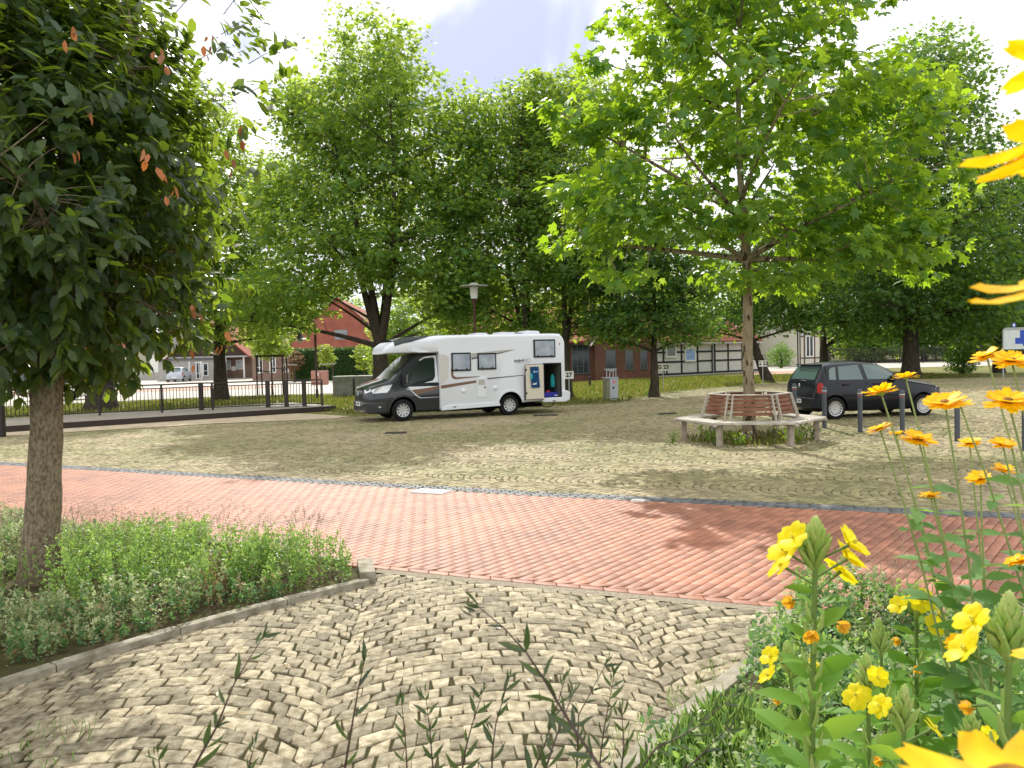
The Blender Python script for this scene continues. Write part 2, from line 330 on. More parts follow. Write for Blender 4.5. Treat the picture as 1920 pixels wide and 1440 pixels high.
# red brick path
M_brick = mat('red_paver', (.34, .14, .082), .6, .35, vscale=.9, col2=(.25, .108, .068), bump=.15, bscale=200, attr=.22, detail=9)
a = math.radians(51); u_ = np.array([math.cos(a), math.sin(a)]); v_ = np.array([-math.sin(a), math.cos(a)])
I, J = np.meshgrid(np.arange(-160, 160), np.arange(-260, 200)); I = I.ravel(); J = J.ravel()
o_ = ((I+.5*(J % 2))*.2)[:, None]*u_+(J*.1)[:, None]*v_
q = np.stack([o_+.0035*v_, o_+.2*u_+.0035*v_, o_+.2*u_+.0965*v_, o_+.0965*v_], 1)+np.array([0, 9.]); q = q+rng.normal(0, .0012, q.shape)
c = q.mean(1); k = (c[:, 0] > -22) & (c[:, 0] < 9) & (c[:, 1] > near(c[:, 0])-.1) & (c[:, 1] < far(c[:, 0])+.2); q = q[k]
q = clampy(q, lambda x: near(x)+.1, lambda x: far(x)-.02); q = q[area(q) > .003]
# straight course along the near edge
xs = np.arange(-16, 8, .19); e = np.stack([np.stack([xs, near(xs)], -1), np.stack([xs+.185, near(xs+.185)], -1), np.stack([xs+.185, near(xs+.185)+.097], -1), np.stack([xs, near(xs)+.097], -1)], 1)
q = np.concatenate([q, e]); z = hgt(q[:, :, 0].mean(1), q[:, :, 1].mean(1))
blocks('brick_path', q, z, .002, .0003, .0026, M_brick, .025, drop=.0012)
ribbon('brick_joints', np.linspace(-24, 11, 120), near, far, -.004, mat('brick_joint', (.13, .085, .045), .95, .1, var=.3, vscale=6))
# dark band of two sett rows on the far edge
M_band = mat('blue_sett', (.13, .135, .14), .7, .4, var=.35, vscale=14, bump=.5, bscale=90, attr=.3)
qs = []
for r in range(3):
    xs = np.arange(-24, 12, .12)+r*.05; f = lambda x, d: far(x)+d
    d0 = .0+r*.13; qs.append(np.stack([np.stack([xs, f(xs, d0)], -1), np.stack([xs+.12, f(xs+.12, d0)], -1), np.stack([xs+.12, f(xs+.12, d0+.13)], -1), np.stack([xs, f(xs, d0+.13)], -1)], 1))
q = np.concatenate(qs); q = q+rng.normal(0, .004, q.shape); blocks('dark_sett_band', q, hgt(q[:, :, 0].mean(1), q[:, :, 1].mean(1)), .0, .003, .009, M_band, .14)
# plaza
M_plaza = mat('plaza_sett', (.29, .24, .145), .8, .25, vscale=.35, col2=(.195, .185, .085), bump=.4, bscale=70, attr=.3)
q = arcs(math.radians(64), 1.25, .118, .125, (0, 20), 62, .009); c = q.mean(1)
k = (c[:, 1] > 5) & (c[:, 1] < 46) & (np.abs(c[:, 0]) < 3+.72*c[:, 1]) & (c[:, 1] > far(c[:, 0])+.32) & (c[:, 1] < edge(c[:, 0])+.1); q = q[k]
q = clampy(q, lambda x: far(x)+.39, lambda x: edge(x)); q = q[area(q) > .003]; c = q.mean(1)
BX, BY = 5.12, 17.3
k = (np.hypot(c[:, 0]-BX, c[:, 1]-BY) > .95) & ((c[:, 1] < 33) | (rng.random(len(c)) < .9)); q = q[k]; c = q.mean(1)
blocks('cobbled_plaza', q, hgt(c[:, 0], c[:, 1]), .0, .004, .008, M_plaza, .14)
print('plaza setts', len(q))
M_moss = mat('mossy_joint', (.105, .088, .045), .95, .1, var=.4, vscale=3, col2=(.15, .145, .035), bump=.6, bscale=80)
grid_sheet('plaza_joints', np.linspace(-30, 45, 76), np.linspace(6, 48, 43), -.018, M_moss)
M_sunlit_sand = mat('sunlit_sand_strip', (.52, .43, .3), .95, .15, var=.3, vscale=2, bump=.4, bscale=60)
# sandy, leaf-littered strip in front of the wooden deck, its sunshine put into the pale colour
V = [(-26, 15.0), (-15.4, 22.6), (-9.5, 25.8), (-6, 26.6), (-5.6, 27.6), (-8, 29.8), (-15.6, 24.2), (-26, 16.6)]
mb = MB(); mb.add([(x, y, .012) for x, y in V], [tuple(range(8))]); tag(mb.build('sunlit_sand_strip', M_sunlit_sand), kind='structure')
# verge, lawn, streets
M_grass = mat('grass', (.10, .125, .025), .95, .15, var=.5, vscale=.7, col2=(.2, .17, .06), bump=.8, bscale=25, detail=8)
def sheet(name, pts, z, m):
    mb = MB(); mb.add([(x, y, float(hgt(x, y))+z) for x, y in pts], [tuple(range(len(pts)))]); return tag(mb.build(name, m), kind='structure')
xs = np.concatenate([np.linspace(-60, -8, 14), np.linspace(-7, 20, 28), np.linspace(22, 120, 12)])
ribbon('grass_verge', xs, lambda x: edge(x), lambda x: np.interp(x, [-60, -8, 0, 20, 60, 120], [120, 66, 62, 67, 67, 67]), .004, M_grass)
M_street = mat('pale_street', (.42, .39, .34), .85, .3, var=.12, vscale=.6, bump=.15, bscale=40)
sheet('street', [(-90, 20), (-30, 37.5), (-18, 46), (-10, 47), (-8.5, 43.5), (-7.2, 43.8), (-7.3, 52), (-9, 60), (-9, 76), (-24, 100), (-120, 108)], .02, M_street)
M_walk = mat('pinkish_walk', (.42, .27, .2), .85, .3, var=.15, vscale=.6)
sheet('side_pavement', [(-60, 55), (-20, 58), (-17, 62), (-20, 66), (-60, 64)], .032, M_walk)
sheet('back_street', [(17, 67), (60, 67), (140, 68), (140, 88), (30, 88), (20, 75)], .02, M_street)
sheet('gravel_drive', [(17.5, 58), (24, 58), (27, 67.5), (20, 67.5)], .016, M_walk)
# beds and kerbs
mb = MB(); mb.add([(x, y, .03) for x, y in BEDL], [tuple(range(len(BEDL)))]); tag(mb.build('left_bed_soil', M_soil), kind='structure')
mb = MB(); mb.add([(x, y, .03) for x, y in BEDR], [tuple(range(len(BEDR)))]); tag(mb.build('right_bed_soil', M_soil), kind='structure')
M_kerb = mat('kerb_stone', (.34, .31, .25), .85, .3, vscale=9, col2=(.17, .155, .1), bump=.7, bscale=60, detail=9)
def kerb(name, pts, w=.09, h=.05, seg=.95):
    P = [Vector((x, y, 0)) for x, y in pts]; mb = MB(); res = [P[0]]
    for a_, b_ in zip(P, P[1:]):
        k_ = max(1, int(round((b_-a_).length/.3)))
        for i in range(1, k_+1): res.append(a_.lerp(b_, i/k_))
    i = 0
    while i < len(res)-1:
        j = min(i+3, len(res)-1); a_, b_ = res[i], res[j]; t = (b_-a_).normalized()*.004; mb.bar(a_+t+Vector((0, 0, h/2-.03)), b_-t+Vector((0, 0, h/2-.03)), w, h+.06); i = j
    return tag(mb.build(name, M_kerb, bevel=.008), kind='structure')
kerb('left_bed_kerb', [(-4.6, 2.7), (-3.75, 3.95), (-3.17, 4.8), (-2.81, 5.35), (-2.3, 5.94), (-1.66, 6.6), (-1.3, 6.9)])
kerb('left_bed_kerb_end', [(-1.3, 6.92), (-1.42, 7.42)], .14, .1)
kerb('left_bed_kerb_back', [(-1.62, 7.44), (-3.14, 8.3), (-5.22, 9.33), (-6.55, 9.98), (-12, 12.75)], .07, .09)
kerb('right_bed_kerb', [(-.3, 2.5), (.1, 3.1), (.51, 3.72), (1.0, 4.32), (1.47, 4.9), (2.0, 5.82)], .11, .05)
# iron lids and a white stone in the paving
def cover(name, px, py, w, d, m, label, rz=-.43, group=None):
    p = G(px, py); mb = MB(); mb.M = Matrix.Rotation(rz, 4, 'Z')
    mb.box(-w/2, w/2, -d/2, d/2, -.02, .012); 
    for i in range(5): mb.box(-w/2+.03, w/2-.03, -d/2+d*(i+.5)/5-.008, -d/2+d*(i+.5)/5+.008, .012, .016)
    o = mb.build(name, m, loc=p+Vector((0, 0, .008))); tag(o, label, 'cover', group)
M_iron = mat('cast_iron', (.05, .045, .04), .6, .4); M_lid = mat('pale_lid', (.75, .74, .7), .35, .5, var=.1, vscale=30)
cover('manhole_cover', 808, 923, .52, .3, M_lid, 'pale rectangular steel cover at the edge of the brick path')
cover('manhole_cover', 1196, 940, .17, .12, M_lid, 'small white square cap on the dark sett band beside the brick path')
cover('drain_cover', 742, 812, .55, .35, M_iron, 'dark drain lid on the cobbles in front of the motorhome cab', 0)
cover('drain_cover', 1023, 779, .8, .4, M_iron, 'dark drain lid on the cobbles behind the motorhome rear wheel', 0)
cover('drain_cover', 1252, 776, .55, .4, M_iron, 'dark drain lid on the cobbles between bench and small tree', 0)
# grass blades
def scatter_poly(poly, n):
    P = np.array(poly); lo, hi = P.min(0), P.max(0); out = np.zeros((0, 2))
    while len(out) < n:
        r = rng.uniform(lo, hi, (n*2, 2)); out = np.concatenate([out, r[inpoly(r, poly)]])
    return out[:n]
M_blade = leafmat('grass_blade', (.06, .105, .015), (.2, .17, .05), (.14, .24, .02), (.34, .3, .06), .4, .6, .2)
def blades(name, P2, h, m, w=1., z=0, tp=None):
    n = len(P2); pos = np.concatenate([P2, (hgt(P2[:, 0], P2[:, 1])+z)[:, None]], 1); Y = rvec(n)*.45+np.array([0, 0, 1]); N = rvec(n)*[1, 1, .1]
    o = leaf_obj(name, pos, Y, N, h*rng.uniform(.5, 1.2, n), tp or (LANCE if w < 1 else DIA), m); return tag(o, kind='stuff')
# ================================================================ TREES
def bark(name, c, c2, vs=12, b=1.0): return mat(name, c, .9, .15, var=.5, vscale=vs, col2=c2, bump=b, bscale=22, stretch=(1, 1, .3), detail=8, bdist=.035)
M_bark = bark('maple_bark', (.07, .055, .04), (.035, .03, .022)); M_barkg = mat('near_bark', (.29, .24, .165), .92, .12, vscale=42, col2=(.13, .1, .065), bump=1, bscale=70, stretch=(1, 1, .55), detail=9, bdist=.02)
M_barkr = bark('young_bark', (.16, .11, .075), (.09, .065, .045))
def plane_bark():
    m = bark('plane_bark', (.3, .25, .17), (.19, .155, .1), 10, .4); nt = m.node_tree; n = nt.nodes; L = nt.links; p = n['Principled BSDF']
    old = p.inputs['Base Color'].links[0].from_socket; tc = n.new('ShaderNodeTexCoord'); mp = n.new('ShaderNodeMapping'); mp.inputs['Scale'].default_value = (1, 1, .45); L.new(tc.outputs['Object'], mp.inputs[0])
    nz = n.new('ShaderNodeTexNoise'); nz.inputs['Scale'].default_value = 9; nz.inputs['Detail'].default_value = 3; L.new(mp.outputs[0], nz.inputs['Vector'])
    mr = n.new('ShaderNodeMapRange'); mr.inputs[1].default_value = .57; mr.inputs[2].default_value = .6; L.new(nz.outputs[0], mr.inputs[0])
    mx = n.new('ShaderNodeMix'); mx.data_type = 'RGBA'; L.new(mr.outputs[0], mx.inputs[0]); L.new(old, mx.inputs[6]); mx.inputs[7].default_value = (.07, .05, .03, 1); L.new(mx.outputs[2], p.inputs['Base Color']); return m
M_plbark = plane_bark()
LM_plane = leafmat('plane_leaf', (.05, .145, .04), (.09, .2, .05), (.34, .58, .015), (.56, .74, .04), .5)
LM_maple = leafmat('maple_leaf', (.06, .15, .045), (.115, .22, .06), (.38, .58, .04), (.62, .74, .09), .52)
LM_dark = leafmat('dark_leaf', (.03, .085, .03), (.06, .135, .038), (.18, .38, .03), (.36, .52, .05), .46)
LM_near = leafmat('near_leaf', (.028, .06, .027), (.055, .095, .035), (.22, .36, .02), (.42, .55, .04), .42, .36, .45)
LM_young = leafmat('young_leaf', (.12, .2, .02), (.2, .26, .04), (.4, .55, .04), (.6, .65, .08), .45)
DENS = 1.35
def crown_points(env, n, mind, shell=.45):
    vol = np.array([e[3]*e[4]*e[5] for e in env]); vol = vol**.55; vol = vol/vol.sum(); P = []; tries = 0; A = np.zeros((0, 3))
    while len(P) < n and tries < n*30:
        tries += 1; e = env[rng.choice(len(env), p=vol)]; d = rng.normal(size=3); d /= np.linalg.norm(d)
        p = np.array(e[:3])+d*(rng.random()**shell)*np.array(e[3:6])
        if len(A) and np.min(((A-p)**2).sum(1)) < mind*mind: continue
        P.append(p); A = np.array(P)
    return A
def tree(name, label, base, H, tr, fork, env, ncl, lpc, clr, lsize, lmat, bmat, stems=1, seed=1, limbs=16, mind=.45, lean=(0, 0), tpl=STAR, group=None, droop=.35, shell=.45, spread=.5, cat='tree', flat=.55, stem_top=.8):
    global rng; rng = np.random.default_rng(seed); random.seed(seed)
    ncl = int(ncl*DENS); mind *= .86; t = thing(name, label, cat, base, 0, group); P = crown_points(env, ncl, mind, shell); ec = np.array([e[:3] for e in env]).mean(0)
    mb = MB(); sk = []                                   # skeleton points (p, r)
    def curve(a, b, r_a, r_b, bend=.15, k=7, n=6, upb=0):
        a = Vector(a); b = Vector(b); m_ = a.lerp(b, .5)+Vector((random.gauss(0, 1), random.gauss(0, 1), 0))*(b-a).length*bend*.5+Vector((0, 0, upb*(b-a).length))
        pts = []; rr = []
        for i in range(k):
            s = i/(k-1); p = a*(1-s)**2+m_*2*s*(1-s)+b*s*s; pts.append(p); rr.append(r_a+(r_b-r_a)*s**.8); sk.append((np.array(p), rr[-1]))
        mb.tube(pts, rr, n); return pts, rr
    top = Vector((lean[0], lean[1], fork)); k = 9; pts = []; rr = []
    for i in range(k):
        s = i/(k-1); pts.append(Vector((lean[0]*s+random.gauss(0, .01), lean[1]*s, fork*s-.05 if i == 0 else fork*s))); rr.append(tr*(1+.4*math.exp(-s*fork/.35*1.0)-.28*s))
    mb.tube(pts, rr, 14); r1 = rr[-1]
    tops = []
    if stems == 1:
        q_, r_ = curve(top, (lean[0]*1.2+ec[0]*.5, lean[1]*1.2+ec[1]*.5, H*stem_top), r1, .03, .06, 14, 10); tops.append((q_, r_))
    else:
        for i in range(stems):
            an = 2*math.pi*(i+.3)/stems+random.uniform(-.3, .3); rad = spread*random.uniform(.6, 1.2)
            q_, r_ = curve(top-Vector((0, 0, .1)), (top.x+math.cos(an)*rad*H*.22, top.y+math.sin(an)*rad*H*.22, H*random.uniform(.65, .85)), r1*.72, .03, .1, 14, 9, -.05); tops.append((q_, r_))
    # limbs to spread-out targets
    idx = [int(np.argmax(np.linalg.norm(P-ec, axis=1)))]; dist = np.linalg.norm(P-P[idx[0]], axis=1)
    while len(idx) < min(limbs, len(P)): i = int(np.argmax(dist)); idx.append(i); dist = np.minimum(dist, np.linalg.norm(P-P[i], axis=1))
    for i in idx:
        tg = Vector(P[i]); best = None
        for q_, r_ in tops:
            for a_, b_ in zip(q_[:-2], r_[:-2]):
                dz = tg.z-a_.z; d_ = (tg-a_).length; hz = math.hypot(tg.x-a_.x, tg.y-a_.y); cost = d_+abs(dz-.55*hz)*1.2
                if best is None or cost < best[0]: best = (cost, a_, b_)
        curve(best[1], tg, min(best[2]*.75, .035+.012*best[0]), .012, .16, 9, 6, .06)
    S = np.array([p for p, r in sk]); SR = np.array([r for p, r in sk])
    for i in range(len(P)):
        if i in idx: continue
        d_ = np.linalg.norm(S-P[i], axis=1)+np.maximum(0, S[:, 2]-P[i][2])*1.5; d_[S[:, 2] < fork*.95] += 5; j = int(np.argmin(d_)); L_ = d_[j]
        curve(S[j], P[i], min(SR[j]*.6, .012+.008*L_), .006, .15, 4, 4, .03)
    mb.build('trunk', bmat, t, smooth=60)
    # leaves
    n = len(P)*lpc; c = np.repeat(P, lpc, 0); off = rng.normal(size=(n, 3)); off /= np.linalg.norm(off, axis=1, keepdims=True); off *= (rng.random((n, 1))**.5)*clr*np.array([1, 1, flat])*np.repeat(rng.uniform(.65, 1.35, len(P)), lpc)[:, None]
    pos = c+off; outw = (c-ec)*[1, 1, 0]; outw /= np.maximum(np.linalg.norm(outw, axis=1, keepdims=True), .1)
    Y = off/clr*.8+outw*.5+rvec(n)*.5+np.array([0, 0, -droop]); N = rvec(n)*.62+np.array([0, 0, .8])
    cr = np.clip(rng.random(n)*.6+np.repeat(rng.random(len(P)), lpc)*.4, 0, 1)
    leaf_obj('crown', pos, Y, N, lsize*rng.uniform(.4, 1.22, n), tpl, lmat, t, cr)
    return t
# plane tree inside the round bench
e0 = [(0, 0, 6.9, 3.9, 3.6, 1.7), (-.3, 0, 8.8, 3.0, 2.8, 2.1), (-2.6, -.3, 5.4, 1.9, 2, .8), (2.7, 0, 5.3, 1.9, 2, 1.0), (1.2, -.6, 4.5, 2.6, 2.0, .7), (-2.75, -.5, 3.55, 1.0, 1.0, .32), (-3.1, -.3, 4.6, 1.3, 1.2, .4), (.5, -.2, 3.5, 1.3, 1.0, .28), (2.7, -.3, 3.75, 1.6, 1.3, .45), (-.4, 0, 10.6, 2.0, 2, 1.5), (3.2, 0, 7.2, 1.3, 1.4, .9), (-3.4, 0, 6.9, 1.1, 1.2, .6), (2.3, 0, 9.9, .9, .9, .6), (-1.3, -.8, 4.7, 1.5, 1.2, .6)]
tree('plane_tree', 'bright green young plane tree with flaking bark growing through the ring bench', (BX, BY, 0), 12, .13, 3.9, e0, 300, 36, .55, .24, LM_plane, M_plbark, 1, 11, 26, .42)
# big maple behind the motorhome cab
e1 = [(0, 0, 12.2, 3.6, 3.4, 3.2), (.2, 0, 15.0, 2.1, 2, 2.2), (-.6, 0, 8.2, 4.6, 4, 3.2), (-2.2, 0, 11.5, 2.6, 2.4, 2.4), (-3.4, -.4, 5.2, 2.3, 2.4, 1.4), (2.4, 0, 9.6, 3.0, 3, 3), (2.8, 0, 5.7, 2.4, 2.4, 1.8), (-5.0, -.5, 4.5, 1.8, 2, 1.3), (-4.0, 0, 8.6, 1.9, 2, 1.9), (3.6, 0, 12.2, 1.7, 1.8, 1.6), (-3.0, 0, 13.2, 1.5, 1.6, 1.3), (.3, -.6, 6.0, 3.2, 2.4, 1.4), (3.0, .2, 3.9, 1.5, 1.6, .9), (-3.9, -.2, 3.9, 1.3, 1.4, .7)]
tree('maple_tree', 'tallest light green maple with several upright stems behind the motorhome cab', G(716, 757), 16.5, .42, 2.6, e1, 900, 44, .74, .2, LM_maple, M_bark, 5, 21, 26, .5, group=None, spread=.55)
# pair of maples behind the motorhome rear
e2 = [(-2.3, 0, 8.5, 1.8, 1.8, 2.6), (-2.0, 0, 11.0, 1.2, 1.4, 1.5), (0, 0, 11.7, 1.9, 1.8, 2.7), (-.8, 0, 9, 2.6, 2.4, 3.2), (-1.3, 0, 5.6, 2.4, 2.2, 1.9), (.6, 0, 7.4, 2.4, 2.4, 2.6), (-1.9, .3, 3.7, 1.6, 1.6, 1.3), (-.2, .6, 3.4, 1.4, 1.4, .9), (-2.6, 1, 5.0, 1.6, 1.8, 1.2)]
tree('maple_tree', 'yellow-green maple behind the motorhome roof, between the tall maple and its neighbour', G(992, 750), 15.2, .26, 2.2, e2, 560, 38, .68, .19, LM_maple, M_bark, 3, 22, 16, .5, spread=.35)
e3 = [(.6, 0, 12.6, 1.9, 1.8, 2.0), (0, 0, 11.5, 2.3, 2.2, 2.9), (.4, 0, 8.3, 2.9, 2.6, 3), (.3, 0, 5.6, 2.4, 2.4, 1.5), (.9, .5, 3.9, 1.7, 1.7, .9), (1.9, .5, 6.2, 1.8, 1.8, 1.6), (-.9, .8, 3.4, 1.5, 1.5, .9), (1.6, .4, 3.3, 1.3, 1.3, .8)]
tree('maple_tree', 'dark-stemmed maple just right of the motorhome rear corner', G(1062, 748), 14.6, .27, 2.4, e3, 500, 38, .68, .19, LM_maple, M_bark, 2, 23, 14, .5, spread=.35)
e4 = [(0, 0, 4.7, 2.4, 2.2, 1.4), (1.1, 0, 3.1, 1.9, 1.8, .9), (-1.2, 0, 3.2, 1.7, 1.8, 1.0), (0, 0, 6.4, 2.4, 2.2, 1.3), (-2.2, 0, 5.2, 1.4, 1.4, 1.1), (1.9, 0, 5.0, 1.5, 1.5, 1.1)]
tree('small_maple_tree', 'low dark maple on the verge in front of the brick workshop gable', G(1227, 744), 7.4, .19, 1.9, e4, 360, 36, .6, .17, LM_dark, M_bark, 1, 24, 14, .42)
e6 = [(-.4, 0, 5.3, 3.6, 3, 1.9), (.4, 0, 8.2, 3.6, 3, 2.2), (-1.9, 0, 3.5, 2.4, 2, 1.0), (1.4, 0, 3.6, 1.6, 1.6, .9)]
tree('maple_tree', 'leaning maple in front of the half-timbered cottage', G(1440, 716), 10.5, .28, 2.4, e6, 330, 34, .75, .2, LM_dark, M_bark, 2, 25, 14, .5, lean=(-.9, 0))
e7 = [(0, 0, 7.5, 5, 4, 3), (.5, 0, 11.5, 4.4, 4, 3), (2, 0, 4.4, 4, 3, 1.7), (-3, 0, 6, 2.6, 2.6, 1.6)]
tree('maple_tree', 'dark maple forking low into two stems beyond the parked hatchback', G(1545, 701), 14.5, .36, 1.9, e7, 430, 34, 1.0, .24, LM_dark, M_bark, 2, 26, 16, .6, spread=.45)
e8 = [(-.5, 0, 13.5, 5.0, 5, 4.5), (.4, 0, 8.0, 6.0, 5, 4.5), (1.3, 0, 17, 2.8, 3, 2.6), (-2, 0, 4.4, 5.2, 4, 2.0), (2.5, 0, 4.3, 3.6, 3, 2.2)]
tree('large_maple_tree', 'huge dark green maple with thick trunk beyond the hatchback bonnet', G(1708, 708), 20, .48, 3.4, e8, 820, 36, 1.15, .26, LM_dark, M_bark, 3, 27, 24, .75, spread=.5)
e9 = [(0, 0, 8.0, 4.4, 4, 4.6), (-.5, 0, 3.6, 4.0, 3.2, 2.0), (1, 0, 12, 3.2, 3, 2.6)]
tree('maple_tree', 'dark rounded maple at the right edge behind the notice board', G(1872, 699), 14.5, .32, 2.4, e9, 420, 34, 1.05, .25, LM_dark, M_bark, 2, 28, 14, .7)
e10 = [(2.3, 0, 4.3, 2.2, 2, 1.2), (2.4, 0, 10.5, 1.8, 2, 2.4), (0, 0, 9.6, 3.6, 3.4, 4.2), (.3, 0, 5.0, 3.4, 3, 2.2), (-.5, 0, 13.5, 2.3, 2.4, 2.6), (1.5, 0, 7.2, 2.6, 2.4, 2.2)]
tree('maple_tree', 'maple with straight dark trunk behind the middle of the railing', G(415, 752), 16, .37, 3.0, e10, 520, 38, .8, .2, LM_maple, M_bark, 3, 29, 18, .52)
e11 = [(0, 0, 10, 4.8, 4.4, 4.6), (0, 0, 5.2, 4.2, 4, 2.2), (-3.5, 0, 8.0, 4.0, 4, 3.4)]
tree('old_maple_tree', 'thick-trunked old tree behind the railing at the left', G(191, 768), 15, .6, 3.2, e11, 430, 34, .95, .22, LM_dark, M_bark, 3, 30, 16, .62)
e11 = [(0, 0, 10, 5.5, 5, 6), (0, 0, 5.2, 5, 4, 2.6)]
tree('old_maple_tree', 'dark tree beyond the street at the far left edge', (-31, 40, 0), 16, .5, 3.2, e11, 330, 30, 1.0, .24, LM_maple, M_bark, 3, 31, 12, .7)
# young staked tree and saplings
e12 = [(0, 0, 3.5, 1.35, 1.3, 1.2), (0, 0, 4.7, .9, .9, .9), (.1, 0, 2.7, 1.1, 1.1, .5)]
TY = G(511, 741)
tree('young_tree', 'young round-crowned tree held by a timber stake frame behind the railing', TY, 5.4, .06, 1.9, e12, 110, 36, .36, .14, LM_maple, M_barkr, 1, 32, 10, .3)
for (px, py, hh, lab, sd_) in ((614, 716, 3.9, 'thin yellow-green sapling in front of the hedge beside the curved lamp', 33), (684, 717, 3.7, 'small yellow-green sapling in front of the hedge beside the big maple trunk', 34), (552, 716, 3.2, 'small brownish sapling at the left end of the hedge', 35)):
    tree('sapling', lab, G(px, py), hh, .04, 1.3, [(0, 0, hh*.62, .9, .9, hh*.32)], 46, 26, .3, .15, LM_young if sd_ != 35 else leafmat('rusty_leaf', (.16, .09, .05), (.2, .13, .06), (.3, .18, .06), (.35, .2, .07), .35), M_barkr, 1, sd_, 7, .25)
# trees far behind the roofs
far_src = tree('background_tree', 'distant tree above the brick barn roof', (-27, 118, 0), 15, .4, 3, [(0, 0, 8.6, 6, 5, 5.6), (1, 0, 4.5, 5.6, 5, 2.6), (0, 0, 2.6, 6, 5, 1.8)], 260, 30, 1.5, .45, LM_maple, M_bark, 2, 36, 8, 1.0, group='trees far behind the roofs')
for i, (x, y, s, lab) in enumerate(((-8, 122, 1.15, 'distant tree above the motorhome, behind the tiled roof'), (8, 104, 1.1, 'distant tree behind the brick workshop'), (23, 112, .95, 'distant tree behind the half-timbered cottage'), (37, 118, 1.0, 'distant tree behind the two-stemmed maple'), (52, 116, 1.2, 'distant tree behind the long railing right of the huge maple'), (70, 112, 1.0, 'distant tree behind the notice board at the right edge'), (-47, 128, 1.1, 'distant tree above the porch building'), (-66, 125, 1.2, 'distant tree beyond the parked cars at the left'), (-88, 120, 1.3, 'distant tree at the far left edge beyond the street'), (-2, 84, .75, 'mid-distance tree behind the long brick roof'), (15, 84, .8, 'mid-distance tree behind the cottage roof'), (45, 104, 1.2, 'distant tree behind the huge maple trunk'), (62, 100, 1.0, 'distant tree right of the huge maple'), (27, 92, .7, 'mid-distance tree left of the timbered house'), (50, 97, .8, 'mid-distance tree just beyond the dark picket fence'), (57, 95, .75, 'mid-distance tree beyond the right end of the picket fence'), (43, 96, .7, 'mid-distance tree beyond the left half of the picket fence'), (-4, 70, .5, 'low tree just left of the long brick building, above the cab roof'), (-8.9, 66, .55, 'low tree right of the barn gable, behind the tall maple trunk'))):
    c_ = copy_tree(far_src); c_.location = (x, y, 0); c_.scale = (s, s, s); c_.rotation_euler = (0, 0, i*1.3); c_['label'] = lab
